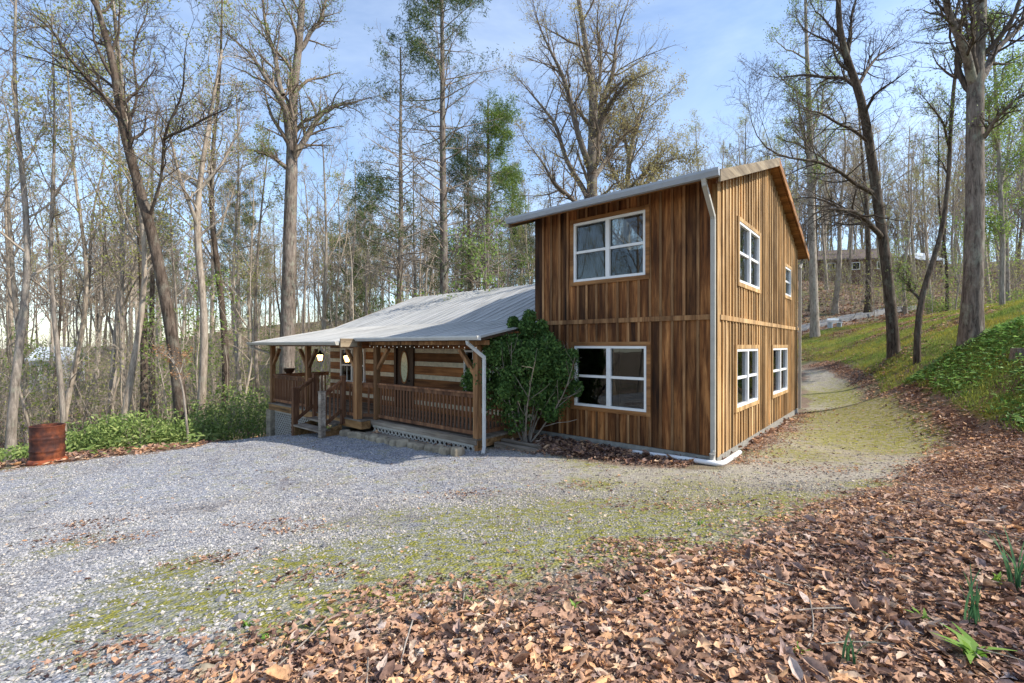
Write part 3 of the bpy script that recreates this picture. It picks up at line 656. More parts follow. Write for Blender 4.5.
# trees outside the frame that shade the drive and show in the window glass
for x,y,i,sc in [(19,-7,2,.8),(38,-6,4,.8),(-6,-14,2,1),(-16,.5,5,1),(-20,-2,1,1),(-24,3,5,1),(-18,-5,3,1),(-28,-1,8,1),(-22,0,1,1.1),(-30,4,5,1.1),(-15,-1,8,.9),(-14,-10,1,1),(2,-18,5,1),(-20,-16,4,1),(-12,-20,8,1),(9,-15,3,1.1),(-26,-6,2,1),(-4,-24,1,1),(-17,-3,0,1)]:
    place(i, x, y, sc, None, 'leafless tree standing outside the view', 'trees outside the view')

# ---- hero trees traced from their real lines (each at its own distance, limbs spread in depth)
def hero(name, label, trunk, limbs, Y0, spec, bk, tw, leaf, seed, cat='tree', drift=0.0, sink=None):
    """trunk: list (px,py,width_px[,dY]); limbs the same; dY = metres nearer/farther"""
    rg = np.random.default_rng(seed)
    def conv(l):
        o = []
        for q in l:
            dy = q[3] if len(q) > 3 else 0; Yq = Y0+dy; p = pt(q[0], q[1], Yq); o.append((*p, q[2]*.42/F*Yq/math.sqrt(1+((q[0]-512)/F)**2)))
        return o
    tpy = np.array([q[1] for q in trunk], float); tdy = np.array([(q[3] if len(q) > 3 else 0) for q in trunk], float); o_ = np.argsort(tpy)
    limbs = [[(l[0][0], l[0][1], l[0][2], float(np.interp(l[0][1], tpy[o_], tdy[o_])))]+list(l[1:]) if (len(l[0]) == 3 or l[0][3] == 0) else l for l in limbs]
    tr = conv(trunk); bx, by = tr[0][0], tr[0][1]; gz = h1(bx, by)
    tr = [(bx, by, gz-.3, tr[0][3]*1.25)]+([(bx,by,gz+.25,tr[0][3]*1.05)])+[q for q in tr if q[2] > gz+.5]
    a = resample(tr, 24)[None]
    a[0,0] = tr[0]
    lm = []
    for l in limbs:
        q = resample(conv(l), 16); LL = np.linalg.norm(q[-1,:3]-q[0,:3]); u = np.linspace(0,1,16)
        for ax_ in range(3): q[:,ax_] += LL*.012*np.sin(u*rg.uniform(9,16)+rg.uniform(0,6))*u**.3*(u>0)
        q[:,3] *= np.interp(u,[0,.55,1],[1,.85,.12]); q = q[None]; lm.append((q[...,:3], q[...,3]))
    root = empty(name, (bx,by,gz), 0, label, cat)
    tg,cg,last = tree_parts(rg, a[...,:3], a[...,3], lm, spec)
    return build_tree(root, rg, tg, cg, last, bk, tw, leaf, (bx,by,gz))
HS = dict(n1=14,t0=.45,a1=.7,l1=.16,up=.05,n2=7,a2=.7,l2=.42,n3=6,a3=.75,l3=.58,n4=5,sides=14,tp=.3)
def hs(**k): d = dict(HS); d.update(k); return d
hero('leaning_tree','large dark trunked tree leaning left just beyond the gravel edge', [(184,440,17),(176,360,16),(166,300,15),(152,232,14,-.2),(140,190,13,-.3),(128,150,12,-.4),(119,112,12,-.5),(116,70,10,-.6),(106,35,9,-.5),(92,-5,8,-.4),(86,-60,6,-.3)],
  [[(120,118,8),(100,95,7,.4),(70,55,6,1),(38,18,5,1.6),(10,-10,3,2)], [(150,215,5),(160,180,4,-.6),(168,135,4,-1.1),(178,90,3.5,-1.5),(190,50,3,-2),(198,10,2,-2.3)], [(163,140,4,-1.1),(185,128,3.5,-1.4),(215,115,3,-1.6),(245,98,2,-1.9)], [(128,150,5,0),(132,120,4,.4),(135,70,3.5,.9),(142,20,3,1.2),(150,-30,2,1.4)]],
  15.5, hs(t0=.55), 'bark_dark','twig_dark', ('leaf_spring',1,.08,.02,.035,.6,.2), 21)
hero('pale_tree','pale grey trunk with a slight curve right of the dark leaning tree', [(199,438,11),(203,380,10),(205,320,9.5),(200,270,9),(196,225,8.5),(200,180,7,.2),(206,140,5,.4),(214,95,4,.6),(222,50,3,.8)],
  [[(197,225,6),(186,195,5,-.4),(175,160,4,-.8),(160,110,3,-1.2),(150,70,2,-1.4)], [(200,190,5),(222,165,4,.5),(238,130,3,.8),(245,90,2,1)]], 17, hs(t0=.5,l1=.12), 'bark_pale','twig_grey', None, 22)
hero('tall_poplar','tall thick tree with spreading upper limbs behind the left end of the cabin roof', [(287,345,19),(289,280,17.5),(290,220,16),(292,170,15),(292,135,13),(293,90,10,.2),(300,40,9,.4),(303,-20,7,.6)],
  [[(291,150,10),(283,100,8,-.8),(268,78,7,-1.3),(245,50,6,-1.8),(215,20,4,-2.2)], [(292,160,9),(306,138,8,.6),(322,112,7,1.2),(345,101,6,1.5),(378,98,4,2)], [(290,170,7),(270,155,5,-.7),(252,150,4,-1),(235,152,3,-1.3)], [(283,95,7,-.8),(272,50,6,-.5),(262,0,4,-.2),(258,-50,3,0)], [(300,50,6,.4),(320,20,5,.8),(335,-20,3.5,1.1)]],
  23, hs(n1=12,t0=.55,l1=.15), 'bark_hero','twig_mid', ('leaf_spring',2,.14,.03,.05,.6,.4), 23)
hero('spreading_oak','broad crowned tree budding yellow behind the roof of the two storey part', [(591,330,15),(592,260,14),(592,200,13),(592,150,12),(594,110,10),(592,80,8),(585,40,6,-.3),(578,0,5,-.5),(575,-40,3,-.6)],
  [[(590,170,8),(578,130,7,-1),(568,95,6,-1.6),(556,60,5,-2),(540,25,4,-2.5),(528,-10,3,-3)], [(592,150,8),(602,110,6.5,1),(612,70,5.5,1.6),(620,30,4.5,2),(630,-15,3,2.4)], [(593,140,7),(608,105,6,-1.6),(630,80,5,-2.4),(655,70,3,-3)], [(588,200,7),(570,165,6,1.5),(555,125,5,2.6),(530,90,4,3.4),(512,70,2.5,4)], [(594,115,5),(600,70,4,.4),(598,20,3,.7),(602,-20,2,1)], [(590,215,6),(560,190,5,-2),(540,160,3.5,-3),(520,130,2.5,-3.6)], [(593,180,6),(612,150,5,2),(635,125,4,3),(650,118,3,3.6)]],
  34, hs(n1=14,t0=.4,l1=.17,l2=.42,n2=8,n3=7,tw=1.1), 'bark_hero','twig_mid', ('leaf_bud_tan',2,.14,.04,.07,.6,.6), 24)
hero('round_crowned_tree','lower rounded tree with yellowish buds right of the broad crowned tree behind the roof', [(628,340,8),(628,260,7.5),(626,210,7),(628,170,6),(632,140,5),(640,115,3.5,.5),(645,95,2.5,.8)],
  [[(627,200,5),(612,170,4,-1),(604,140,3,-1.6),(600,115,2,-2)], [(627,205,5),(645,175,4,1),(662,150,3,1.6),(680,140,2,2)], [(628,190,5),(652,165,4,-1.4),(675,160,3,-2),(695,155,2,-2.4)], [(630,160,4),(622,130,3,1),(628,100,2,1.4)]],
  38, hs(n1=14,t0=.4,l1=.24,n3=6,n2=8,tw=1.2), 'bark_grey','twig_mid', ('leaf_bud_tan',3,.18,.05,.085,.6,.7), 25)
hero('arching_tree','dark leaning tree with long drooping branches reaching left over the drive, beside the bank', [(894,353,15),(891,310,14),(886,260,13.5),(878,205,13),(872,160,12),(864,110,11,-.3),(858,85,10,-.5),(846,60,9,-.8),(838,30,8,-1),(838,-10,6,-1.2),(842,-50,4,-1.3)],
  [[(882,238,8),(868,222,7,-.5),(858,212,6.5,-1),(840,207,5.5,-1.4),(815,214,4,-1.8),(795,228,2.5,-2.2)], [(873,193,7),(858,186,6,-.6),(845,172,5,-1),(825,165,4.5,-1.4),(790,158,3.5,-2),(760,145,3,-2.4),(745,115,2.5,-2.8),(744,90,2,-3)], [(860,88,6),(842,78,5,.6),(825,78,4.5,1),(810,72,4,1.4),(780,80,3,2),(755,72,2,2.4)],
   [(866,140,5),(845,125,4,-.8),(828,118,3.5,-1.2),(805,108,3,-1.8),(786,98,2,-2.2)], [(858,85,6),(870,65,4.5,.6),(885,50,3.5,1),(905,35,2.5,1.4)], [(846,60,5),(835,42,4,.4),(815,38,3.5,.8),(795,20,2.5,1.2)], [(882,238,5),(862,218,4,.8),(835,206,3.5,1.4),(808,196,3,2),(780,200,2,2.4)], [(846,62,5),(850,40,4,-.6),(853,10,3,-1),(862,-20,2,-1.2)]],
  19, hs(n1=9,t0=.6,l1=.14,l2=.5,up=.02), 'bark_dark','twig_dark', None, 26)
hero('crooked_tree','thin crooked tree between the arching tree and the broad trunk on the bank', [(917,356,8.5),(917,325,8.5),(920,300,8.5),(926,280,8),(936,255,7.5),(944,225,6.5),(949,180,6,.2),(950,140,5.5,.3),(953,90,5,.4),(960,40,4,.5),(966,-10,3.5,.6),(968,-50,3,.6)],
  [[(950,150,4),(942,120,3,-.4),(928,100,2.5,-.8),(912,90,2,-1)], [(920,300,4),(908,285,3,.4),(900,268,2.5,.7)], [(955,80,3.5),(965,50,3,-.3),(975,20,2,-.6)]], 17.5, hs(n1=8,t0=.4,l1=.10), 'bark_dark','twig_dark', ('leaf_spring',2,.1,.025,.04,.6,.3), 27)
hero('broad_trunk_tree','big grey trunked tree forking high above the grassy bank on the right', [(971,340,31),(972,310,27),(974,260,25),(975,200,24),(975,140,23),(975,75,22),(978,45,19),(980,0,18),(981,-60,15),(984,-130,10)],
  [[(974,85,15),(966,55,13,-.3),(955,25,12,-.5),(942,-5,10,-.8),(925,-60,7,-1)], [(977,85,12),(990,62,11,.4),(1005,42,10,.6),(1024,15,8,.9),(1050,-30,6,1.2)], [(980,142,8),(992,125,7,-.4),(1006,108,6,-.8),(1024,92,5,-1),(1050,80,4,-1.3)]], 13, hs(n1=10,t0=.5,l1=.22), 'bark_hero','twig_dark', ('leaf_spring',1,.1,.02,.035,.6,.25), 28)
hero('slim_ridge_tree','slim straight tree rising through light green buds right of the gable', [(815,330,11),(813,270,10),(811,200,9),(810,140,8),(808,80,6),(806,30,4),(805,-20,3)],
  [[(810,160,5),(800,120,4,-1),(795,80,3,-1.5)], [(810,140,5),(822,105,4,1),(828,70,3,1.4)]], 34, hs(n1=12,t0=.35,l1=.13,tw=1.5), 'bark_grey','twig_grey', ('leaf_spring',3,.2,.04,.07,.6,.6), 29)
hero('leafy_bank_tree','slender tree with fresh green leaves behind the broad trunk', [(1002,300,7),(1003,240,6.5),(1000,180,6),(997,120,5),(995,70,4),(990,20,3)],
  [[(1000,190,4),(1010,150,3,.7),(1018,110,2,1)], [(998,150,4),(988,110,3,-.8),(984,70,2,-1.2)]], 22, hs(n1=14,t0=.15,l1=.16,tw=1.2), 'bark_grey','twig_grey', ('leaf_spring',4,.2,.035,.06,.6,.7), 30)
hero('sapling_with_brown_leaves','young beech holding a spray of orange brown leaves beside the dark leaning tree', [(188,430,3),(184,395,2.8),(178,370,2.5),(170,357,2),(158,350,1.5)],
  [[(180,373,1.6),(185,358,1.3,.2),(192,350,1,.3)], [(176,365,1.4),(168,352,1.1,-.2),(154,349,.8,-.3)]], 13.5, hs(n1=6,t0=.6,l1=.10,n2=3,n3=3,n4=2,l2=.35,sides=6), 'bark_grey','twig_grey', ('leaf_beech',2,.05,.02,.04,.6,.6), 31)

# ---- evergreens
def conifer(name, label, px, base_y, w, top_y, Y0, seed, clumps, t0=.3, bk='bark_hero', nm='needle'):
    rg = np.random.default_rng(seed); x = (px-512)/F*Y0; gz = h1(x,Y0); h = CZ-(top_y-HY)/F*Y0-gz
    root = empty(name, (x,Y0,gz), 0, label, 'tree')
    P,R = straight_trunk(rg, h, w*.5/F*Y0, .018, N=20)
    L = np.array([h]); st,d,ln,rr = spawn(rg, P, R, L, 90, t0, 1, 1.35, .17, .3, .55)
    P1,R1 = walk(rg, st, d, ln, np.clip(rr,.01,.045), .2, 9, .08, .015)
    st,d,l2,r2 = spawn(rg, P1, R1, ln, 7, .25, 1, .8, .4, .6); P2,R2 = walk(rg, st, d, l2, np.clip(r2,.006,.02), .3, 5, .12, -.02)
    st,d,l3,r3 = spawn(rg, P2, R2, l2, 4, .2, 1, .7, .45, .6); P3,R3 = walk(rg, st, d, l3, np.clip(r3,.004,.01), .5, 4, .12, 0)
    out = []
    v,f = tubes([(P,R,12)]); out.append(link('trunk', mesh_np('trunk', v, f, smooth=True), M[bk], root))
    v,f = tubes([(P1,R1,5),(P2,R2,4),(P3,R3,3)]); out.append(link('crown', mesh_np('crown', v, f, smooth=True), M['twig_grey'], root))
    # needles where clump density says so
    def dens(p):
        z = p[:,2]/h; a = np.zeros(len(p))
        for (zc, wz, side, k) in clumps: a = np.maximum(a, k*np.exp(-((z-zc)/wz)**2)*(1 if side == 0 else np.clip(.25+side*p[:,0]/1.2,0,1)))
        return a
    V=[];Fc=[];Rr=[];b=0
    for PP,n in ((P3,20),(P2,16)):
        mid = PP[:,-1]; k = dens(mid) > rg.random(len(mid)); 
        if k.sum() == 0: continue
        v,f,r = leaf_quads(rg, PP[k], n, .15, .06, .14, .16); V.append(v);Fc.append(f+b);Rr.append(r);b+=len(v)
    out.append(link('foliage', mesh_np('foliage', np.concatenate(V), np.concatenate(Fc), np.concatenate(Rr)), M[nm], root))
    KIDS[root.name] = out; return root
conifer('hemlock','tall evergreen with dense dark needles at its top behind the cabin roof', 441, 295, 12, -60, 26, 41, [(.93,.14,0,.95),(.74,.06,-1,1),(.80,.07,-1,1),(.6,.2,0,.10)])
conifer('slim_hemlock','slim evergreen with a few dark needle clumps left of the tall evergreen', 397, 295, 9, 40, 25, 42, [(.9,.1,0,.12),(.62,.05,-1,1),(.5,.05,0,.3)], .35)
conifer('pine','evergreen with bright green needles leaning over the cabin roof right of the tall evergreen', 486, 295, 9, 95, 28, 43, [(.9,.12,1,1),(.78,.12,1,1.0),(.64,.06,1,.9),(.5,.06,0,.35)], .35, nm='pine_needle')
conifer('young_pine','smaller evergreen half hidden behind the pine', 470, 295, 7, 130, 33, 44, [(.9,.2,0,.7),(.5,.2,0,.3)], .3)
for k,(px,Yd,top,sd) in enumerate([(345,48,225,45),(365,60,205,46),(520,52,215,47),(240,55,180,48),(160,70,210,49),(430,62,230,50)]):
    o = conifer('background_pine','soft green evergreen glimpsed among the bare trunks far behind the cabin', px, 300, 6, top, Yd, sd, [(.85,.3,0,.9),(.5,.25,0,.6)], .25, 'bark_grey'); o['group'] = 'evergreens far behind the cabin'

# ------------------------------------------------------------------ far-off wood (one mass)
def far_wood():
    rg = np.random.default_rng(77); V=[];Fc=[];b=0
    cgs = []
    P,R = straight_trunk(rg, 18, .16, .05); tg,cg,last = tree_parts(rg, P, R, (), dict(SPEC['fork'],n2=5,n3=3,n4=2,tw=3))
    cg = [(p,np.maximum(r,.03),3) for p,r,s in cg]
    v0,f0 = tubes([(P,R,5)]+cg)
    for k in range(330):
        az = rg.uniform(-1.0,1.0); d = rg.uniform(88,140); x = d*math.sin(az); y = d*math.cos(az); a = rg.uniform(0,6.28); s = rg.uniform(.75,1.2)
        c_, s_ = math.cos(a)*s, math.sin(a)*s; v = np.c_[v0[:,0]*c_-v0[:,1]*s_, v0[:,0]*s_+v0[:,1]*c_, v0[:,2]*s]+np.array([x,y,h1(x,y)]); V.append(v); Fc.append(f0+b); b += len(v0)
    o = link('far_wood', mesh_np('far_wood', np.concatenate(V), np.concatenate(Fc)), M['twig_grey']); tag(o, 'leafless wood fading on the farthest hillside', 'woods', kind='stuff')
far_wood()
def brush():
    rg = np.random.default_rng(78); n = 4300
    az = rg.uniform(-.95,.95,n); d = 26+rg.random(n)**.8*84; x = d*np.sin(az); y = d*np.cos(az)
    k = (sdf(HOUSE,x,y) < -2) & ~((x > 12) & (d < 46)) & (sdf(BANKP,x,y) < -1); x=x[k]; y=y[k]; n=len(x)
    st = np.c_[x,y,H(x,y)-.05]; L = rg.uniform(1.8,6,n)
    P0,R0 = walk(rg, st, np.c_[rg.normal(0,.15,n),rg.normal(0,.15,n),np.ones(n)], L, rg.uniform(.012,.03,n), .4, 6, .09, .05)
    a,b,l,r = spawn(rg,P0,R0,L,7,.15,1,.7,.4,.7); P1,R1 = walk(rg,a,b,l,np.clip(r,.010,.02),.5,4,.15,.06)
    a,b,l,r = spawn(rg,P1,R1,l,3,.2,1,.7,.5,.8); P2,R2 = walk(rg,a,b,l,np.clip(r,.008,.014),.6,3,.1,.04)
    v,f = tubes([(P0,R0,4),(P1,R1,3),(P2,R2,3)])
    tag(link('woodland_brush', mesh_np('woodland_brush', v, f), M['twig_pale']), 'tangle of thin bare stems and twigs between the trees', 'brush', kind='stuff')
    kk = rg.random(len(P2)) < .5; v,f,r = leaf_quads(rg, P2[kk], 3, .25, .04, .09, .6)
    tag(link('brush_leaves', mesh_np('brush_leaves', v, f, r), M['leaf_bud']), 'sparse pale green new leaves on the thin brush', 'new leaves', kind='stuff')
brush()

# ------------------------------------------------------------------ shrubs
def shrub(name, label, x, y, w, h, n, lo, hi, mat, seed, group=None, base=.3, stems=9, asp=.5, lobes=9, cs=None):
    rg = np.random.default_rng(seed); gz = h1(x,y); root = empty(name, (x,y,gz), 0, label, 'shrub', group)
    own = cs is not None; cs = cs or [(rg.normal(0,.23)*w, rg.normal(0,.23)*w, h*(base+(1-base)*rg.uniform(.25,.8)), w*rg.uniform(.17,.3)) for _ in range(lobes)]+[(0,0,h*.62,w*.36)]
    P=[]; 
    while sum(len(q) for q in P) < n:
        c = cs[rg.integers(len(cs))]; m = n//(4*len(cs))+1
        d = rg.normal(0,1,(m,3)); d /= np.linalg.norm(d,axis=1,keepdims=True); rr = c[3]*rg.uniform(.35,1.08,(m,1))**.6
        rr *= 1+(.1 if own else .22)*np.sin(d[:,0:1]*7+seed)*np.sin(d[:,1:2]*6)*np.sin(d[:,2:3]*8)
        q = np.array(c[:3])+d*rr*np.array([1,1,1.15]); P.append(q[(q[:,2] > h*.1)&(q[:,2] < h*1.2)])
    p = np.concatenate(P)[:n]; k = len(p)
    a = rg.normal(0,1,(k,3))+np.array([0,0,.5]); a /= np.linalg.norm(a,axis=1,keepdims=True); b = np.cross(a, rg.normal(0,1,(k,3))); b /= np.linalg.norm(b,axis=1,keepdims=True)
    s = rg.uniform(lo,hi,k)[:,None]; v = np.stack([p-a*s, p+b*s*asp, p+a*s, p-b*s*asp],1).reshape(-1,3)
    link('foliage', mesh_np('foliage', v, np.arange(k*4).reshape(-1,4), rg.beta(2,2,k)), M[mat], root)
    st = np.c_[rg.normal(0,.05,stems), rg.normal(0,.05,stems), np.full(stems,-.05)]; d = np.c_[rg.normal(0,.33,stems), rg.normal(0,.33,stems), np.ones(stems)]
    P0,R0 = walk(rg, st, d, np.full(stems,h*.85), np.full(stems,.022 if h > 1.6 else .012), .3, 9, .07, .03)
    s2,d2,l2,r2 = spawn(rg, P0,R0,np.full(stems,h*.85),7,.25,1,.7,.35,.6); P1,R1 = walk(rg,s2,d2,l2,np.clip(r2,.004,.012),.4,5,.12,.03)
    v,f = tubes([(P0,R0,6),(P1,R1,4)]); link('stems', mesh_np('stems', v, f, smooth=True), M['bark_grey'], root)
    return root
bx, by = hw(3.62,-.9)
rq = np.random.default_rng(91); LOB = []
while len(LOB) < 62:
    q = rq.uniform(-1,1,3)
    if (q**2).sum() < 1: LOB.append((q[0]*1.12*(1-.3*max(q[2],0)), q[1]*.7, 1.5+q[2]*1.08, rq.uniform(.12,.36)))
LOB += [(.1,0,2.72,.14),(-.25,.1,2.6,.13),(.35,0,2.5,.15),(1.0,0,1.9,.14),(-1.05,0,1.7,.15),(1.1,.1,1.2,.16),(-.95,0,1.1,.15),(0,0,1.6,.75),(-.7,0,1.5,.4),(.75,0,1.6,.42),(.6,.1,.95,.4),(-.5,0,.9,.4),(.05,0,2.5,.2),(-.1,.05,1.0,.5)]
shrub('evergreen_shrub','tall bushy evergreen shrub against the corner where porch meets board wall', bx, by, 2.0, 2.75, 44000, .018, .05, 'leaf_shrub', 3, stems=11, cs=LOB)
rs = random.Random(9)
for k,(px,Yd,w,h) in enumerate([(96,12.8,1.6,.7),(118,13.5,2.0,.9),(140,13.2,1.8,1.0),(160,14,1.8,.8),(205,15.5,1.6,1.1),(225,16.5,2.6,1.8),(248,17.5,3.0,2.1),(236,21,3.2,2.2),(262,19,2.4,1.7),(210,19,2.4,1.5),(175,18,2.0,1.1),(90,17,2,1.0),(128,17,2.2,1.1),(20,13,1.6,.5),(150,24,2.6,1.4),(195,26,3,1.6),(110,26,2.6,1.2),(4,16,2,.6),(282,26,3,2.2)]):
    shrub('understorey_shrub','loose green shrub on the woodland edge beyond the gravel', (px-512)/F*Yd, Yd, w, h, 1500 if Yd > 18 else 1900, .03, .075, 'leaf_rhodo', 100+k, 'green shrubs along the woodland edge', base=.0, stems=9, lobes=16, asp=.4)
for k,(px,Yd,w,h) in enumerate([(905,43,3.4,2.4),(930,41,3,2.0),(945,36,2.4,1.2),(1008,33,2.6,1.2)]):
    shrub('hillside_shrub','light green shrub at the top of the grassy bank', (px-512)/F*Yd, Yd, w, h, 900, .05,.10, 'leaf_spring', 200+k, 'light green shrubs above the bank', base=.1, stems=6, lobes=12, asp=.4)

# ------------------------------------------------------------------ HOUSE
SEC = {}
house = empty('house', (CX,CY,0), RZ, 'brown timber house, two storey board part joined to a low log part with covered porch', 'house')
fm = lambda a,o,z: (a,-o,z)          # front wall plane: a = X, o = outwards
sm = lambda a,o,z: (o,a,z)           # side wall plane: a = Y
TW, TD = 4.04, 8.24; RS, RSL, RZT = 4.12, .35, 6.62   # ridge s, slope, ridge top z
def roof_u(s): return RZT-.136-RSL*abs(s-RS)            # underside height
def board_wall(name, mp, a0, a1, opens, ztop, mat, pitch, trimmat, belt=2.6, z0=.12, label=None):
    w = MB(mp); edges = [a0]; r = random.Random(hash(name)%99 if False else len(name)*7)
    while edges[-1] < a1-pitch*.8: edges.append(edges[-1]+pitch*r.uniform(.88,1.12))
    edges[-1] = a1 if a1-edges[-1] < pitch*.5 else edges[-1]
    if edges[-1] != a1: edges.append(a1)
    cuts = sorted(set([round(e,4) for e in edges]+[q for o in opens for q in o[:2]]))
    def col_at(a):
        for i in range(len(edges)-1):
            if edges[i]-1e-4 <= a <= edges[i+1]: return i
        return 0
    colr = [(r.random(), r.random()) for _ in edges]
    def spans(lo, hi, am):
        iv = [(lo,hi)]
        for (p,q,u,v) in opens:
            if p-1e-4 < am < q+1e-4:
                n = []
                for (x,y) in iv:
                    if u > x: n.append((x,min(y,u)))
                    if v < y: n.append((max(x,v),y))
                iv = [k for k in n if k[1]-k[0] > .01]
        return iv
    for i in range(len(cuts)-1):
        p,q = cuts[i],cuts[i+1]
        if q-p < .003: continue
        ci = col_at((p+q)/2); tt = min(ztop(p),ztop(q)) if callable(ztop) else ztop
        for si,(lo,hi) in enumerate(((z0,belt),(belt,tt))):
            for (x,y) in spans(lo,hi,(p+q)/2):
                rr = colr[ci][si]; d = .004*(ci%3)
                if si == 1 and abs(y-tt) < 1e-6 and callable(ztop):
                    za,zb = ztop(p), ztop(q)
                    w.hexa([(p,-.12,x),(q,-.12,x),(q,d,x),(p,d,x),(p,-.12,za),(q,-.12,zb),(q,d,zb),(p,d,za)], rr)
                else: w.box(p,q,-.12,d,x,y,rr)
    o = w.build(name, mat, house)
    if label: o['label'] = label
    b = MB(mp)
    for e in edges[1:-1]:
        wd = .024; tt = (ztop(e) if callable(ztop) else ztop)-.01
        for lo,hi in ((z0+.01,belt-.05),(belt+.05,tt)):
            for (x,y) in spans(lo,hi,e):
                if any(p-.1 < e < q+.1 and not (y < u-.0 or x > v) for (p,q,u,v) in opens): 
                    if any(p < e < q for (p,q,u,v) in opens): pass
                b.box(e-wd+r.uniform(-.004,.004),e+wd,.008,.03,x,y,r.random())
    b.box(a0+.01,a1-.01,.01,.042,belt-.045,belt+.045,.6)
    b.build('batten', trimmat, o)
    return o
fo = [(-2.93,-1.28,.79,2.08),(-2.95,-1.30,3.47,4.74)]
so = [(1.2,2.95,.86,2.02),(4.5,6.45,.84,2.02),(1.38,3.1,3.36,4.58),(6.1,7.0,3.5,4.3)]
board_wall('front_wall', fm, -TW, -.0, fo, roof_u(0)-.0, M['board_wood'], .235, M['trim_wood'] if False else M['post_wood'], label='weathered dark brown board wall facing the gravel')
board_wall('side_wall', sm, .12, TD, so, lambda s: roof_u(s), M['sunlit_side_wood'], .215, M['sunlit_batten_wood'], label='golden brown board gable wall facing the drive, sunlight put into its colour')
m = MB(); m.box(-TW,-TW+.12,.12,TD,.12,5.05,.4); m.box(-TW+.12,-.12,TD-.12,TD,.12,roof_u(TD)-.03,.5); m.build('back_wall', M['board_wood'], house)
m = MB(); m.box(-TW+.13,-.13,.13,TD-.13,2.45,2.6,.4); m.box(-TW+.13,-.13,.13,TD-.13,.1,.16,.4); m.box(-TW+.13,-.13,4.0,4.1,.16,4.9,.4); m.build('inner_floor', M['interior'], house)
m = MB(); m.box(-TW-.02,.03,-.03,TD+.02,-.5,.115); m.build('foundation', M['concrete'], house)
m = MB(); m.box(-.05,.035,-.036,-.005,.12,4.95,.3); m.box(.005,.036,-.036,.09,.12,4.95,.5); m.build('corner_board', M['sunlit_side_wood'], house)

def window(mp, a0, a1, z0, z1, cols, reflection_curtain=False, mid=True, muntin=0, trim='trim_wood', name='window'):
    f = MB(mp); w = .05
    f.box(a0,a0+w,-.06,.036,z0,z1,.5); f.box(a1-w,a1,-.06,.036,z0,z1,.5); f.box(a0+w,a1-w,-.06,.036,z0,z0+w,.5); f.box(a0+w,a1-w,-.06,.036,z1-w,z1,.5)
    cw = (a1-a0)/cols; zc = (z0+z1)/2
    for c in range(1,cols): f.box(a0+c*cw-.045,a0+c*cw+.045,-.06,.04,z0+w,z1-w,.5)
    for c in range(cols):
        l = a0+c*cw+(.05 if c == 0 else .045); r = a0+(c+1)*cw-(.05 if c == cols-1 else .045)
        if mid: f.box(l,r,-.05,.02,zc-.026,zc+.026,.5)
        for k in range(muntin):
            xx = l+(r-l)*(k+1)/(muntin+1); f.box(xx-.009,xx+.009,-.03,0,z0+w,zc-.026,.5); f.box(xx-.009,xx+.009,-.03,0,zc+.026,z1-w,.5)
    win = f.build(name, M['white_vinyl'], house)
    g = MB(mp); g.box(a0+w,a1-w,-.022,-.016,z0+w,z1-w,.5); g.build('pane', M['glass'], win)
    if trim:
        tr = MB(mp); e = .085
        tr.box(a0-e,a0-.002,.0,.046,z0-e,z1+e,.3); tr.box(a1+.002,a1+e,.0,.046,z0-e,z1+e,.6); tr.box(a0-.002,a1+.002,.0,.046,z0-e,z0-.002,.7); tr.box(a0-.002,a1+.002,.0,.046,z1+.002,z1+e,.4)
        tr.build('window_trim', M[trim], win)
    if reflection_curtain:
        c = MB(mp); n = 26
        for (lo,hi) in reflection_curtain:
            L = a0+(a1-a0)*lo; Rr = a0+(a1-a0)*hi
            pts = [(L+(Rr-L)*i/n, -.16+.02*math.sin(i*1.9)) for i in range(n+1)]
            vs = [(a,o,z) for a,o in pts for z in (z0+.05,z1-.02)]
            c.add(vs, [(2*i,2*i+2,2*i+3,2*i+1) for i in range(n)], .5)
        c.build('reflection_curtain', M['reflection_curtain'], win)
    return win
window(fm, *fo[0], 2)
window(fm, *fo[1], 2, reflection_curtain=[(0,.5)])  # cloth behind the left half stands in for the tree reflection
window(sm, *so[0], 2, reflection_curtain=[(.0,.5)], trim='sunlit_side_wood'); window(sm, *so[1], 2, reflection_curtain=[(.05,.5),(.85,1)], trim='sunlit_side_wood')
window(sm, *so[2], 2, trim='sunlit_side_wood'); window(sm, *so[3], 1, reflection_curtain=[(0,1)], trim='sunlit_side_wood')

# two-storey roof
OV = .22
def slope_slab(m, x0, x1, s0, z0, s1, z1, th, r=.5):
    m.hexa([(x0,s0,z0-th),(x1,s0,z0-th),(x1,s0,z0),(x0,s0,z0),(x0,s1,z1-th),(x1,s1,z1-th),(x1,s1,z1),(x0,s1,z1)], r)
zf = RZT-RSL*(RS+.6); zb = RZT-RSL*(8.8-RS)
m = MB(); slope_slab(m, -4.3, OV, -.6, zf, RS, RZT, .03); slope_slab(m, -4.3, OV, 8.8, zb, RS, RZT, .03)
k = -4.25
while k < OV: slope_slab(m, k, k+.03, -.6, zf+.018, RS, RZT+.018, .02); slope_slab(m, k, k+.03, 8.8, zb+.018, RS, RZT+.018, .02); k += .3
roof = m.build('roof', M['tower_roof_metal'], house)
m = MB(); slope_slab(m, -4.28, OV-.02, -.57, zf-.02, RS, RZT-.032, .1); slope_slab(m, -4.28, OV-.02, 8.77, zb-.02, RS, RZT-.032, .1); m.build('soffit', M['trim_wood'], roof)
m = MB(); slope_slab(m, OV+.002, OV+.035, -.62, zf-.0, RS, RZT+.02, .20, .7); slope_slab(m, -4.34, -4.302, -.62, zf-.0, RS, RZT+.02, .20, .4); m.build('rake_board', M['rake_wood'], roof)
m = MB(); slope_slab(m, OV+.002, OV+.035, 8.82, zb, RS, RZT+.02, .18, .5); m.build('rake_board', M['rake_dark'], roof)
m = MB(); m.hexa([(OV-.06,-.05,0)]*8) if False else None
# purlin blocking shadow under eave: rafter tails
m2 = MB()

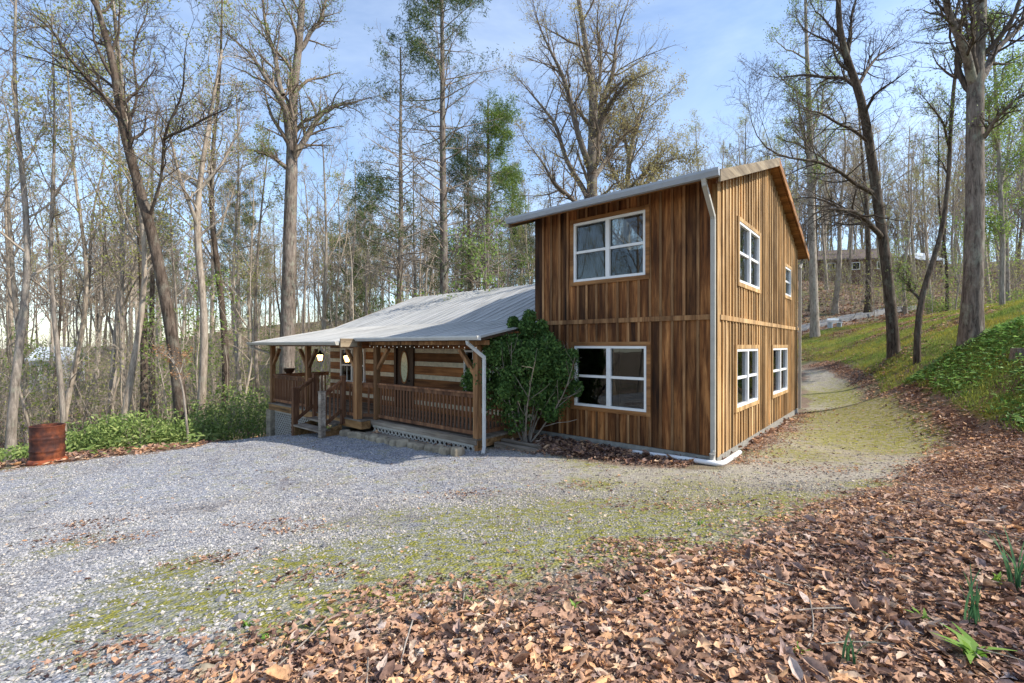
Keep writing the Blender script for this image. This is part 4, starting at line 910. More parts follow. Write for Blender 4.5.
def gutter(x0, x1, s, z, mat, name='gutter', h=.11, w=.12, lab=None):
    m = MB(); prof = [(0,0),(0,-h),(-w*.7,-h),(-w,-h*.35),(-w,0),(-w+.012,0),(-w+.012,-h*.33),(-w*.7+.01,-h+.01),(-.012,-h+.01),(-.012,0)]
    n = len(prof); vs = [(x0,s+a,z+b) for a,b in prof]+[(x1,s+a,z+b) for a,b in prof]
    m.add(vs, [(i,(i+1)%n,n+(i+1)%n,n+i) for i in range(n)], .5)
    for x in (x0,x1): m.hexa([(x-.003,s,z),(x-.003,s,z-h),(x-.003,s-w*.7,z-h),(x-.003,s-w,z),(x+.003,s,z),(x+.003,s,z-h),(x+.003,s-w*.7,z-h),(x+.003,s-w,z)], .5)
    return m.build(name, mat, house)
gutter(-4.34, OV+.02, -.605, zf+.01, M['gutter_grey'], h=.12)
gutter(-4.34, OV+.02, 8.93, zb+.0, M['gutter_grey'])
def downspout(pts, w, mat, n=4):
    m = MB()
    for a,b in zip(pts[:-1],pts[1:]): m.bar(a,b,w,w*.75,up=(0,1,.01))
    for p in pts[1:-1]: m.lathe([(0,p[2]-w*.52),(w*.56,p[2]-w*.5),(w*.56,p[2]+w*.5),(0,p[2]+w*.52)], 8, (p[0],p[1]))
    return m.build('downspout', mat, house)
downspout([(.0,-.66,zf-.1),(.0,-.62,zf-.2),(-.02,-.10,zf-.62),(-.02,-.10,.22),(-.02,-.14,.06)], .075, M['gutter_tan'])
downspout([(.06,8.86,zb-.1),(.06,8.4,zb-.45),(.06,8.31,.1)], .07, M['gutter_tan'])

# ------- log wing
LW0, LW1 = -13.67, -TW            # X range of the log front wall at Y=0
def log_wall(mp, a0, a1, opens, ztop, name):
    lg = MB(mp); ch = MB(mp); r = random.Random(3); c = .39-.385
    def sp(z0,z1):
        iv = [(a0,a1)]
        for (p,q,u,v) in opens:
            if z0 < v-.02 and z1 > u+.02:
                n=[]
                for x,y in iv:
                    if q <= x or p >= y: n.append((x,y)); continue
                    if p > x: n.append((x,p))
                    if q < y: n.append((q,y))
                iv = n
        return iv
    zz = c-.385
    while zz < ztop:
        for x,y in sp(zz-.065,zz+.065): ch.box(x,y,-.14,-.03,zz-.07,zz+.07)
        z0,z1 = zz+.065, min(zz+.32,ztop)
        if z1 > z0+.05:
            for x,y in sp(z0,z1):
                q = x
                while q < y-.01:
                    e = min(y, q+r.uniform(2.5,5)); 
                    if y-e < .5: e = y
                    o = r.uniform(-.008,.008); lg.hexa([(q,-.15,z0),(e,-.15,z0),(e,-.012+o,z0),(q,-.012+o,z0),(q,-.15,z1),(e,-.15,z1),(e,-.012+o,z1),(q,-.012+o,z1)], r.random()); 
                    q = e
        zz += .385
    w = lg.build(name, M['log_wood'], house, bevel=.012); ch.build('chinking', M['chinking'], w); return w
wo = [(-12.87,-11.3,.8,1.98),(-9.6,-8.62,.17,2.12),(-6.43,-5.2,.83,1.96)]
log_wall(lambda a,o,z:(a,-o,z), LW0, LW1-.01, wo, 2.62, 'log_wall')
log_wall(lambda a,o,z:(LW0-o,a,z), .2, 8.3, [], 2.6, 'log_wall')
m = MB(); m.box(LW0+.2,LW1-.02,8.15,8.3,-.3,2.5,.5); m.build('rear_wall', M['log_wood'], house)
m = MB(); m.box(LW0+.1,LW1-.02,.16,8.1,.06,.12,.5); m.build('inner_floor', M['interior'], house)
m = MB(); m.box(LW0+.02,LW1-.02,.05,8.2,-1.6,-.42,.5); m.build('foundation', M['concrete'], house)
window(fm, *wo[0], 2, muntin=1, trim=None); window(fm, *wo[2], 2, muntin=1, trim=None)
# door
m = MB(fm); m.box(-9.6,-9.5,-.1,.03,.17,2.12,.5); m.box(-8.72,-8.62,-.1,.03,.17,2.12,.5); m.box(-9.5,-8.72,-.1,.03,2.03,2.12,.5); m.box(-9.5,-8.72,-.07,-.02,.17,2.03,.5)
door = m.build('front_door', M['door_wood'], house)
def oval(mp, cx, cz, rx, rz, o, n=28): return [mp(cx+rx*math.cos(6.2832*i/n), o, cz+rz*math.sin(6.2832*i/n)) for i in range(n)]
m = MB(); a = oval(fm,-9.11,1.42,.17,.46,-.012); b = oval(fm,-9.11,1.42,.17,.46,-.006); m.add(a+b, [tuple(range(28)),tuple(range(28,56))]+[(i,(i+1)%28,28+(i+1)%28,28+i) for i in range(28)]); m.build('oval_glass', M['oval_glass'], door)
m = MB(); a = oval(fm,-9.11,1.42,.17,.46,.004); b = oval(fm,-9.11,1.42,.215,.51,.004); m.add(a+b, [(i,(i+1)%28,28+(i+1)%28,28+i) for i in range(28)]); m.build('glass_surround', M['log_wood'], door)
m = MB(); m.lathe([(0,.98),(.028,.99),(.03,1.03),(0,1.05)], 10, (-8.8,-.05)); m.build('door_knob', M['iron'], door)

# log-wing roof: shallow porch pitch, then the main pitch
ZE = 2.27; BR_S, BR_Z = .32, 2.73; RG_S, RG_Z = 4.2, 4.24; ps = (BR_Z-ZE)/(BR_S+2.1)
XL, XJ, XR = -14.03, -8.25, -3.75
zj = ZE-ps*.5
m = MB()
def rr_(m, x0, x1, off=0, th=.03):
    m_ = m
    if x1 <= XJ+.001: slope_slab(m_, x0, x1, -2.6, zj+off, BR_S, BR_Z+off, th)
    else: slope_slab(m_, x0, x1, -2.1, ZE+off, BR_S if x1 <= -TW-.01+.02 else -.05, (BR_Z if x1 <= -TW+.01 else ZE+ps*2.05)+off, th)
    if x1 <= -TW+.01:
        slope_slab(m_, x0, x1, BR_S, BR_Z+off, RG_S, RG_Z+off, th); slope_slab(m_, x0, x1, 8.9, RG_Z-.39*(8.9-RG_S)+off, RG_S, RG_Z+off, th)
rr_(m, XL, XJ); rr_(m, XJ, -TW-.045); rr_(m, -TW-.04, XR)
x = XL+.02
while x < XR:
    if not (XJ-.03 < x < XJ+.0) and not (-TW-.1 < x < -TW+.0): rr_(m, x, x+.028, .012, .014)
    x += .3
proof = m.build('roof', M['roof_metal'], house); proof['label'] = 'pale ribbed metal roof over the log wing and porch'
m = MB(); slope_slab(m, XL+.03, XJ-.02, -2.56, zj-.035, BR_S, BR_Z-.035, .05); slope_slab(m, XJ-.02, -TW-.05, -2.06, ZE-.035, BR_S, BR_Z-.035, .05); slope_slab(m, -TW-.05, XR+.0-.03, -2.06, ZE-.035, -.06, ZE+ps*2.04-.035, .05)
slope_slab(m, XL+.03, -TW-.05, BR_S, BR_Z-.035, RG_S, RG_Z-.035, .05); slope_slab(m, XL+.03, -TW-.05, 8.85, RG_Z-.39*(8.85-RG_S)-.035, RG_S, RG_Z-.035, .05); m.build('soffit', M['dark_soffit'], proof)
m = MB(); m.box(XJ+.002,XJ+.05,-2.58,-2.0,zj-.13,zj+.09,.8); m.box(XJ+.05,XJ+.95*0+.06,-2.0,-1.9,zj-.1,zj+.05,.8) if False else None; m.build('fascia_end', M['rake_wood'], proof)
gutter(XL, XJ, -2.60, zj+.012, M['gutter_tan'], h=.09); gutter(XJ+.06, XR, -2.105, ZE+.012, M['gutter_white'], h=.085)
m = MB(); slope_slab(m, XL-.03, XL-.002, -2.62, zj+.01, BR_S, BR_Z+.02, .12, .4); slope_slab(m, XL-.03, XL-.002, BR_S, BR_Z+.02, RG_S, RG_Z+.02, .12, .4); m.build('rake_board', M['rake_wood'], proof)

# deck
DZ = .17
deck = MB(); r = random.Random(4); s = -2.15
while s < -.03:
    w = min(.14, -.02-s); x1 = -4.1 if s > -1.9 else -8.0
    deck.box(-13.75, x1, s, s+w-.008, DZ-.035, DZ, r.random()); s += .14
dk = deck.build('porch_deck', M['grey_wood'], house)
m = MB(); m.box(-13.73,-8.02,-2.13,-2.09,-.06,DZ-.037,.8);  m.build('rim_board', M['rim_wood'], dk); m = MB(); m.box(-13.73,-13.69,-2.08,-.03,-.06,DZ-.037,.6); m.build('rim_board', M['rim_wood'], dk); m = MB(); m.box(-4.14,-4.1,-1.83,-.03,-.02,DZ-.037,.3); m.build('rim_board', M['rim_wood'], dk)
m = MB(); m.box(-8.02,-7.98,-2.13,-1.875,-.06,DZ-.037,.6); m.build('rim_board', M['rim_wood'], dk)
m = MB(); m.box(-7.97,-4.12,-1.87,-1.83,.04,DZ-.037,.7); m.build('rim_board', M['grey_wood'], dk)
# piers
for (x,s) in [(-13.62,-2.02),(-10.55,-2.0)]:
    m = MB(); zg = -1.4
    for k in range(6): m.box(x-.17,x+.17,s-.17,s+.17,-.07-.2*(k+1)+.012,-.07-.2*k,random.random())
    m.build('stone_pier', M['stone'], dk)
# lattice skirt
def lattice(x0, x1, s, z0, z1, name='lattice', mat='pale_lattice', pitch=.085, sx=1):
    m = MB(); hgt = z1-z0; n = int((x1-x0+hgt)/pitch)+1
    for k in range(n+1):
        for d in (1,-1):
            a = x0+k*pitch-(hgt if d == 1 else 0); b = a+hgt*d*1.0 if d == 1 else a-hgt
            ax, bx_ = a, (a+hgt if d == 1 else a-hgt); az, bz = z0, z1
            if d == -1: ax = x0+k*pitch; bx_ = ax-hgt
            # clip in x
            def cl(xa,za,xb,zb):
                if xa == xb: return None
                pts=[]
                t0,t1 = 0.,1.
                dx = xb-xa
                for lim,sg in ((x0,1),(x1,-1)):
                    ta = (lim-xa)/dx
                    if (dx > 0) == (sg > 0): t0 = max(t0,ta)
                    else: t1 = min(t1,ta)
                if t1-t0 < .02: return None
                return (xa+dx*t0, za+(zb-za)*t0, xa+dx*t1, za+(zb-za)*t1)
            c_ = cl(ax,az,bx_,bz)
            if c_: m.bar((c_[0],s+(.006 if d == 1 else -.006),c_[1]),(c_[2],s+(.006 if d == 1 else -.006),c_[3]),.01,.032,up=(0,0,1) if False else (0,1,0.0)) if False else m.bar((c_[0],s+(.006 if d == 1 else -.006),c_[1]),(c_[2],s+(.006 if d == 1 else -.006),c_[3]),.032,.01,up=(0,1,0))
    m.box(x0,x1,s-.02,s+.012,z1-.03,z1+.02,.5)
    return m.build(name, M[mat], dk)
lattice(-13.42,-10.5,-2.05,-1.05,-.09, pitch=.14)
lattice(-7.9,-4.2,-1.84,-.13,.02, pitch=.15)
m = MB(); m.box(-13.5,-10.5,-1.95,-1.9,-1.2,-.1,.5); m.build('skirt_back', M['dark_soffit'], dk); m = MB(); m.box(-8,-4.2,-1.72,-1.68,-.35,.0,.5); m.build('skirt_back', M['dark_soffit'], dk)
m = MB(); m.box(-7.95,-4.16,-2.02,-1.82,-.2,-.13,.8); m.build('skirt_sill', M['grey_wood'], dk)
# posts with braces
def post(x, s, top, base=DZ, braces=(1,-1), wdt=.135):
    m = MB(); m.box(x-wdt/2,x+wdt/2,s-wdt/2,s+wdt/2,base,top,random.random()); p = m.build('porch_post', M['post_wood'], house, bevel=.008)
    for d in braces:
        b = MB(); b.bar((x+d*.05,s,top-.62),(x+d*.52,s,top-.10),.08,.09,up=(0,1,0)); b.build('brace', M['post_wood'], p)
    return p
TPL = 2.06; TPR = 2.10
for x in (-13.6,-11.06): post(x, -2.05, TPL, braces=(1,) if x < -13 else (1,-1))
post(-8.3, -2.05, TPL, braces=(-1,), wdt=.17)
for x,br in ((-7.85,(1,)),(-4.18,(-1,))): post(x, -1.77, TPR, braces=br, base=-.12 if x > -5 else DZ)
m = MB(); m.box(-13.75,-8.2,-2.12,-1.98,TPL,TPL+.11,.5); m.build('porch_beam', M['post_wood'], house)
m = MB(); m.box(-8.1,-3.9,-1.84,-1.70,TPR,TPR+.1,.5); m.build('porch_beam', M['post_wood'], house)
# railings
balm = None
def railing(p0, p1, z=DZ, top=1.12, bot=.27, sp=.118, slope=0, mat='rail_wood', skip_top=False):
    a = Vector((*p0,0)); b = Vector((*p1,0)); d = (b-a); L = d.length; d.normalize()
    m = MB(); m.bar(a+Vector((0,0,top-.02)), b+Vector((0,0,top-.02+slope)), .09,.04); m.bar(a+Vector((0,0,top-.085)), b+Vector((0,0,top-.085+slope)), .035,.08); m.bar(a+Vector((0,0,bot)), b+Vector((0,0,bot+slope)), .04,.08)
    rl = m.build('railing', M[mat], house)
    n = max(2,int(L/sp)); me = None
    for i in range(1,n):
        q = a+d*L*i/n
        if me is None:
            mm = MB(); mm.box(-.017,.017,-.017,.017,bot+.035,top-.04,.5); o = mm.build('baluster', M['rail_wood'], rl); me = o.data; o.location = (q.x+0,q.y-.0,slope*i/n)
        else: o = bpy.data.objects.new('baluster', me); COL.objects.link(o); o.parent = rl; o.location = (q.x,q.y,slope*i/n)
    return rl
railing((-13.52,-2.05),(-11.14,-2.05)); railing((-11.0,-2.05),(-10.46,-2.05)); railing((-8.82,-2.05),(-8.4,-2.05)); railing((-8.2,-1.95),(-7.93,-1.80)); railing((-7.77,-1.77),(-4.26,-1.77))
railing((-13.62,-1.96),(-13.62,-.08)); railing((-4.2,-1.66),(-4.2,-.08))
# steps
m = MB(); st = None
m.box(-10.36,-8.92,-2.46,-2.15,-.005,.04,.6); m.box(-10.36,-8.92,-2.80,-2.47,-.16,-.115,.8)
stp = m.build('steps', M['grey_wood'], house)
for x in (-10.36,-8.96):
    m = MB(); m.hexa([(x,-2.15,-.5),(x+.04,-2.15,-.5),(x+.04,-2.15,-.02),(x,-2.15,-.02),(x,-2.78,-.5),(x+.04,-2.78,-.5),(x+.04,-2.78,-.165),(x,-2.78,-.165)],.3); m.build('stringer', M['rim_wood'], stp)
for x in (-10.42,-8.86):
    m = MB(); m.box(x-.06,x+.06,-2.21,-2.10,-.0,1.24,.4); m.box(x-.07,x+.07,-2.22,-2.09,1.24,1.28,.4); m.build('newel_post', M['rail_wood'], stp)
    m = MB(); m.box(x-.065,x+.065,-2.80,-2.67,-.55,.88,.9 if x > -9 else .2); m.box(x-.075,x+.075,-2.81,-2.66,.88,.91,.4); m.build('newel_post', M['grey_wood' if x > -9 else 'rail_wood'], stp)
    m = MB(); m.bar((x,-2.16,1.17),(x,-2.73,.82),.09,.045); m.bar((x,-2.2,1.11),(x,-2.7,.77),.035,.09); m.bar((x,-2.2,.36),(x,-2.7,.0),.04,.09)
    for k in range(4): q = -2.3-.11*k; m.box(x-.017,x+.017,q-.017,q+.017,.3+(q+2.2)*.68,1.05+(q+2.2)*.65,.5)
    m.build('handrail', M['rail_wood'], stp)
# porch downspouts
downspout([(-4.08,-2.16,ZE-.08),(-4.08,-2.14,ZE-.14),(-3.9,-1.86,ZE-.42),(-3.9,-1.86,.05),(-3.82,-1.98,-.06)], .06, M['gutter_white'])
downspout([(XL+.1,-2.66,zj-.06),(XL+.12,-2.62,zj-.14),(-13.62,-2.16,zj-.34)], .05, M['gutter_tan'])

# ------------------------------------------------------------------ things on the porch
def lantern(x, s, zt, label):
    o = empty('hanging_lantern', (CX-x*0,0,0)); wx, wy = hw(-x, s); o.location = (wx,wy,zt); tag(o, label, 'lantern', 'lit lanterns hanging under the porch roof')
    m = MB(); m.tube([(0,0,0),(0,0,.32)], .006, 6); m.lathe([(0,.06),(.03,.05),(.045,-.0),(.12,-.05),(.135,-.08),(.12,-.085),(0,-.06)], 16); m.lathe([(.0,-.34),(.07,-.335),(.075,-.30),(0,-.30)], 12)
    for k in range(6): a = k*math.pi/3; m.bar((.105*math.cos(a),.105*math.sin(a),-.08),(.072*math.cos(a),.072*math.sin(a),-.32),.01)
    m.build('lantern_frame', M['iron'], o)
    m = MB(); m.lathe([(0,-.09),(.085,-.09),(.098,-.13),(.06,-.29),(0,-.295)], 14); m.build('glass_shade', M['lamp_glow'], o)
lantern(-12.43,-1.0,1.86,'lit black lantern hanging at the left of the porch, nearer the open end'); lantern(-10.69,-1.0,1.86,'lit black lantern hanging above the porch steps, the right one of the two')
def wpt(X_, s, z): a = hw(-X_, s); return (a[0],a[1],z)
sl = empty('string_lights', wpt(-6,-1.93,2.12), RZ, 'string of tiny white bulbs strung under the porch eave', 'string lights')
m = MB(); pts = [(-1.95+i*.05*1.0, 0, -.02-.018*math.sin(i*.9)**2) for i in range(0,82)]; m.tube(pts, .004, 4); m.build('cord', M['iron'], sl)
bme = None
for i in range(24):
    q = (-1.92+i*.168, 0, -.055-.02*(i%2))
    if bme is None:
        m = MB(); m.lathe([(0,.018),(.007,.008),(.008,-.006),(0,-.016)], 6); o = m.build('bulb', M['bulb_glow'], sl); bme = o.data
    else: o = bpy.data.objects.new('bulb', bme); COL.objects.link(o); o.parent = sl
    o.location = q
bw = empty('planter_bowl', wpt(-13.62,-1.5,1.122), 0, 'dark bowl planter sitting on the end rail of the porch', 'planter')
m = MB(); m.lathe([(0,0),(.09,0),(.13,.04),(.19,.15),(.2,.17),(.18,.17),(.12,.08),(0,.07)], 20); m.build('bowl', M['door_wood'], bw)
m = MB(); m.lathe([(.0,.13),(.165,.13)], 16); m.build('soil', M['dark_soffit'], bw)
# stone edging in front of the porch
se = empty('stone_edging', wpt(-6.4,-2.35,-.2), RZ, 'low border of rough flat stones along the front of the porch', 'stone border')
r = random.Random(12); x = -2.3
path = lambda u: (u, -.0+.0*u) 
pos = [(-2.25+i*.29, .12-.04*i*.0) for i in range(16)]
for i,(px_, py_) in enumerate(pos):
    m = MB(); w = r.uniform(.14,.17); d = r.uniform(.1,.17); hh = r.uniform(.1,.16)
    ww = wpt(-6.4+px_, -2.35+py_, 0); gz = h1(ww[0],ww[1])+.2
    n = 7; vs=[]
    for (k,sc) in ((-.1,1.02),(hh*.7,1.0),(hh,.82)):
        for j in range(n): a = 6.2832*j/n; rr2 = sc*(1+.18*math.sin(j*2.3+i*1.7)); vs.append((px_+w*rr2*math.cos(a), py_+d*rr2*math.sin(a)+.03*math.sin(i*2.1), gz+k+.012*math.sin(j+i)))
    m.add(vs, [tuple(range(2*n,3*n))]+[(q*n+j,q*n+(j+1)%n,(q+1)*n+(j+1)%n,(q+1)*n+j) for q in range(2) for j in range(n)]); m.build('stone', M['stone'], se, bevel=.01)
# white drain pipes along the foot of the corner
dp = empty('drain_pipe', wpt(0,-.14,.04), RZ, 'white plastic drain pipe lying on the ground around the foot of the house corner', 'pipe')
m = MB(); m.tube([(-1.5,-.02,-.035),(-.6,-.05,.0),(-.08,-.06,.01),(.06,-.05,.01),(.12,.02,.01),(.13,.2,.0),(.12,1.2,-.01)], .045, 12); m.build('pipe', M['white_vinyl'], dp)
m = MB(); m.tube([(-.02,0,.16),(-.02,0,.04),(.03,-.03,.0)], .055, 12); m.build('elbow', M['gutter_tan'], dp)
# landscape timber by the shrub
tm = empty('landscape_timber', wpt(-3.9,-1.35,-.02), RZ, 'weathered timber lying beside the porch corner under the shrub', 'timber')
m = MB(); m.box(-.15,.95,-.06,.06,-.05,.07,.5); m.box(-.1,.9,.1,.2,-.02,.12,.2); m.build('beam', M['grey_wood'], tm, bevel=.012)

# ------------------------------------------------------------------ rusty barrel
bxw, byw, bz = -10.72, 10.5, 0; bz = h1(bxw,byw)
brl = empty('rusty_barrel', (bxw,byw,bz), .3, 'rusty steel burn barrel standing at the edge of the gravel', 'barrel')
m = MB(); R0 = .295; prof = [(R0-.015,.86),(R0+.006,.87),(R0+.012,.855)]
for z in np.linspace(.84,.09,30): prof.append((R0+.02*math.exp(-((z-.58)/.022)**2)+.02*math.exp(-((z-.3)/.022)**2)+.004*math.sin(z*40), z))
m.lathe(prof+[(R0-.02,.09),(R0-.02,.82),(R0-.015,.86)], 40); m.build('drum', M['rusty_steel'], brl)
m = MB(); m.lathe([(0,.16),(R0-.025,.16)], 30); m.build('ash', M['dark_soffit'], brl)
m = MB(); m.lathe([(R0-.02,.02),(.345,0),(.355,.03),(.33,.08),(R0+.014,.11),(R0-.015,.11)], 32); m.build('base_ring', M['red_rust'], brl)

# ------------------------------------------------------------------ road, far buildings, small things on the right
rc = [(6,38.2),(12,37.2),(18,37.2),(24,38.2),(30,40),(38,44)]; rc = resample([(a,b,0) for a,b in rc], 60)
V=[];Fc=[]
for i in range(60):
    d = rc[min(i+1,59)]-rc[max(i-1,0)]; d /= np.linalg.norm(d); n_ = np.array([-d[1],d[0],0])
    zc = max(h1(*(rc[i]+n_*w)[:2]) for w in (-1.,0,1.))+.03
    V += [(*(rc[i]-n_*.95)[:2], zc-.35),(*(rc[i]-n_*.9)[:2], zc),(*(rc[i]+n_*.9)[:2], zc),(*(rc[i]+n_*.95)[:2], zc-.35)]
    if i < 59: b=i*4; Fc += [(b+k,b+4+k,b+5+k,b+1+k) for k in range(3)]
tag(link('road', mesh_np('road', V, Fc), M['road_asphalt']), kind='structure')
def gable_house(name, label, px, Yd, w, d, h, rh, wall, roofm, rz, dz=0, wins=3):
    x = (px-512)/F*Yd; o = empty(name, (x,Yd,h1(x,Yd)+dz), rz, label, 'house')
    m = MB(); m.box(-w/2,w/2,-d/2,d/2,-2,h); m.prism([(-d/2,h),(d/2,h),(0,h+rh)], lambda a,b:(-w/2,a,b), lambda a,b:(w/2,a,b)); m.build('wall', M[wall], o)
    m = MB(); slope_slab(m, -w/2-.4,w/2+.4,-d/2-.4,h-.1,0,h+rh+.15,.12); slope_slab(m, -w/2-.4,w/2+.4,d/2+.4,h-.1,0,h+rh+.15,.12); m.build('roof', M[roofm], o)
    for k in range(wins):
        xx = -w/2+w*(k+.5)/wins; m = MB(); m.box(xx-.45,xx+.45,-d/2-.05,-d/2-.003,h*.4,h*.8); wn = m.build('window', M['white_vinyl'], o)
        m = MB(); m.box(xx-.36,xx+.36,-d/2-.06,-d/2-.052,h*.4+.08,h*.8-.08); m.build('pane', M['iron'], wn)
gable_house('neighbour_house','white house glimpsed far off through the woods on the left', 58, 60, 3.6, 4, 3.6, 1.4, 'siding_white','pale_metal', .2)
gable_house('hillside_cabin','brown roofed cabin half hidden among the trees on the right hillside', 843, 58, 8, 6, 2.3, 1.5, 'brown_siding','shingle', -.2, .2)
gable_house('hillside_shed','small shed with pale roof among the trees at the top of the right hillside', 918, 62, 3.2, 3, 2.2, 1.0, 'brown_siding','pale_metal', .1, .3, 1)
bn = empty('garden_bench', (*[(835-512)/F*36.0, 36.0],h1((835-512)/F*36.0,36.0)), .1, 'small white bench beside the road beyond the drive', 'bench')
m = MB(); m.box(-.5,.5,-.2,.2,.42,.46); m.build('seat', M['pale_metal'], bn)
m = MB(); m.box(-.5,.5,.2,.23,.62,.78); m.build('backrest', M['pale_metal'], bn)
for xx in (-.4,.4): m = MB(); m.box(xx-.04,xx+.04,-.18,.24,0,.42); m.build('leg', M['pale_metal'], bn)
sx, sy = (1019-512)/F*10.8, 10.8
sp_ = empty('tree_stump', (sx,sy,h1(sx,sy)), 0, 'short sawn tree stump on the bank at the right edge', 'tree stump')
m = MB(); m.lathe([(.2,-.2),(.16,.03),(.14,.2),(.133,.22)], 18); m.build('stump_bark', M['bark_hero'], sp_)
m = MB(); m.lathe([(0,.223),(.132,.221)], 18); m.build('cut_face', M['cut_wood'], sp_)
def rock(px, py, w, h, label, seed, mat='stone'):
    x,y,z = hit(px,py); r = np.random.default_rng(seed); bm = bmesh.new(); bmesh.ops.create_icosphere(bm, subdivisions=3, radius=1)
    for v in bm.verts:
        p = v.co; k = 1+.18*math.sin(p.x*3+seed)*math.cos(p.y*4)+.08*math.sin(p.z*9+p.x*7); v.co = Vector((p.x*w*k, p.y*w*.75*k, p.z*h*k))
    me = bpy.data.meshes.new('rock'); bm.to_mesh(me); bm.free(); o = link('rock', me, M[mat]); o.location = (x,y,z+h*.2); return tag(o, label, 'rock')
rock(205,674,.05,.03,'small brown rock lying on the gravel at the bottom left',1); rock(868,303,.55,.35,'dark boulder on the leafy hillside behind the arching tree',2)
rock(464,465,.05,.02,'flat brown stone on the gravel in front of the porch',5) if False else None

# ------------------------------------------------------------------ plants in the foreground
def blade_plant(px, py, n, L, wid, mat, label, seed, name='daffodil_leaves', cat='plant', spread=.35):
    x,y,z = hit(px,py); r = random.Random(seed); o = empty(name, (x,y,z), 0, label, cat); m = MB()
    for k in range(n):
        a = r.uniform(0,6.28); ln = L*r.uniform(.6,1.1); sp = spread*r.uniform(.4,1.3); w = wid*r.uniform(.8,1.2)
        dx,dy = math.cos(a),math.sin(a); vs=[]; N=6; ox,oy = r.uniform(-.02,.02),r.uniform(-.02,.02)
        for i in range(N+1):
            u = i/N; q = ln*u; rad = sp*ln*u**2; hz = ln*(u-.35*sp*u*u); ww = w*(1-u**2.5)*.5+.0008
            vs += [(ox+dx*rad-dy*ww, oy+dy*rad+dx*ww, hz),(ox+dx*rad+dy*ww, oy+dy*rad-dx*ww, hz)]
        m.add(vs, [(2*i,2*i+1,2*i+3,2*i+2) for i in range(N)], r.random(), True)
    m.build('leaves', M[mat], o); return o
blade_plant(972,628,11,.27,.008,'blade_blue','clump of narrow upright blue green leaves above the broad leaved weed',1)
blade_plant(1016,590,13,.30,.009,'blade_blue','clump of narrow leaves at the right edge of the leaf litter',2)
blade_plant(850,668,9,.16,.009,'blade_blue','small tuft of narrow leaves at the bottom of the leaf litter',3)
blade_plant(975,660,13,.11,.032,'weed_leaf','bright green broad leaved weed at the bottom right corner',4,'broad_leaved_weed',spread=1.2)
blade_plant(925,622,7,.07,.018,'weed_leaf','tiny yellow green weed in the leaves left of the narrow leaved clump',5,'small_weed',spread=1.0)
blade_plant(995,585,7,.10,.02,'weed_leaf','low green weed between the two narrow leaved clumps',6,'small_weed',spread=1.0)
for k,(px,py) in enumerate([(800,655),(245,628),(575,610),(470,603),(700,525),(890,560),(640,600),(390,600),(265,640)]):
    o = blade_plant(px,py,8,.05,.012,'weed_leaf','tiny green weed sprouting in the gravel and leaves',20+k,'weed_sprout',spread=1.0); o['group'] = 'tiny weeds in the gravel and leaves'

HAZE = 0
if HAZE:
    t = NT('haze'); pv = t.n('ShaderNodeVolumePrincipled', {'Color': (.86,.91,1.0,1), 'Density': HAZE, 'Anisotropy': .2}); t.t.links.new(pv.outputs[0], t.out.inputs['Volume'])
    m = MB(); zl = float(Z.min())-1; m.box(-430,430,-427,433,zl,62); hz = m.build('haze', t.m); hz['kind'] = 'stuff'; hz['label'] = 'thin pale haze in the air between the trees'
# ------------------------------------------------------------------ light, sky, camera
w = bpy.data.worlds.new('World'); SC.world = w; w.use_nodes = True; nt = w.node_tree; nt.nodes.clear()
out = nt.nodes.new('ShaderNodeOutputWorld'); bg = nt.nodes.new('ShaderNodeBackground'); sky = nt.nodes.new('ShaderNodeTexSky')
sky.sky_type = 'NISHITA'; sky.sun_disc = False
SD = Vector((.97,-.22,0)).normalized(); EL = math.radians(41)
sky.sun_elevation = EL; sky.sun_rotation = math.atan2(SD.x, SD.y); sky.air_density = 1.0; sky.dust_density = .6; sky.ozone_density = 2.2
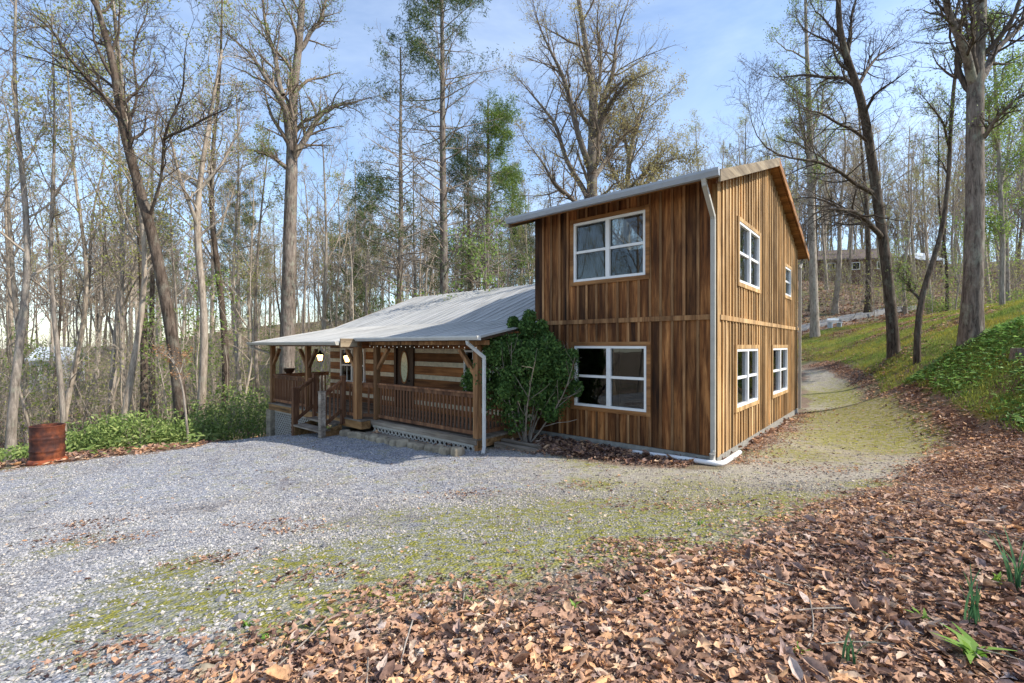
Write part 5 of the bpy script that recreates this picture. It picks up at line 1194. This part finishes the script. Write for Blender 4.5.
# thin high cloud veil mixed into the sky by direction
tc = nt.nodes.new('ShaderNodeTexCoord'); mp = nt.nodes.new('ShaderNodeMapping'); mp.inputs['Scale'].default_value = (1.2,1.2,3.2)
no = nt.nodes.new('ShaderNodeTexNoise'); no.inputs['Scale'].default_value = 1.7; no.inputs['Detail'].default_value = 6; no.inputs['Roughness'].default_value = .6; no.inputs['Distortion'].default_value = .5
cr = nt.nodes.new('ShaderNodeValToRGB'); cr.color_ramp.elements[0].position = .42; cr.color_ramp.elements[0].color = (.05,.05,.05,1); cr.color_ramp.elements[1].position = .72; cr.color_ramp.elements[1].color = (.24,.24,.24,1)
mx = nt.nodes.new('ShaderNodeMix'); mx.data_type = 'RGBA'
L_ = nt.links.new
L_(tc.outputs['Generated'], mp.inputs[0]); L_(mp.outputs[0], no.inputs['Vector']); L_(no.outputs['Fac'], cr.inputs[0]); L_(cr.outputs[0], mx.inputs[0]); L_(sky.outputs[0], mx.inputs[6]); mx.inputs[7].default_value = (6.0,6.6,7.4,1)
L_(mx.outputs[2], bg.inputs[0]); bg.inputs[1].default_value = .15; L_(bg.outputs[0], out.inputs[0])
sd = bpy.data.lights.new('sun','SUN'); sd.energy = 3.5; sd.angle = math.radians(.6); sd.color = (1,.93,.82)
so_ = bpy.data.objects.new('sun', sd); COL.objects.link(so_)
dirv = Vector((SD.x*math.cos(EL), SD.y*math.cos(EL), math.sin(EL))); so_.rotation_euler = dirv.to_track_quat('Z','Y').to_euler(); so_.location = (20,-5,30)
cam = bpy.data.cameras.new('camera'); co = bpy.data.objects.new('camera', cam); COL.objects.link(co)
co.location = (0,0,CZ); co.rotation_euler = (math.radians(90),0,0); cam.sensor_width = 36; cam.lens = 36*F/1024; cam.clip_end = 2000; cam.clip_start = .05
cam.shift_y = (HY-341.5)/1024
SC.camera = co
SC.view_settings.view_transform = 'Standard'; SC.view_settings.look = 'None'; SC.view_settings.exposure = .92; SC.view_settings.gamma = 1
SC.view_settings.use_curve_mapping = False
SC.render.engine = 'CYCLES'
SC.cycles.transparent_max_bounces = 12
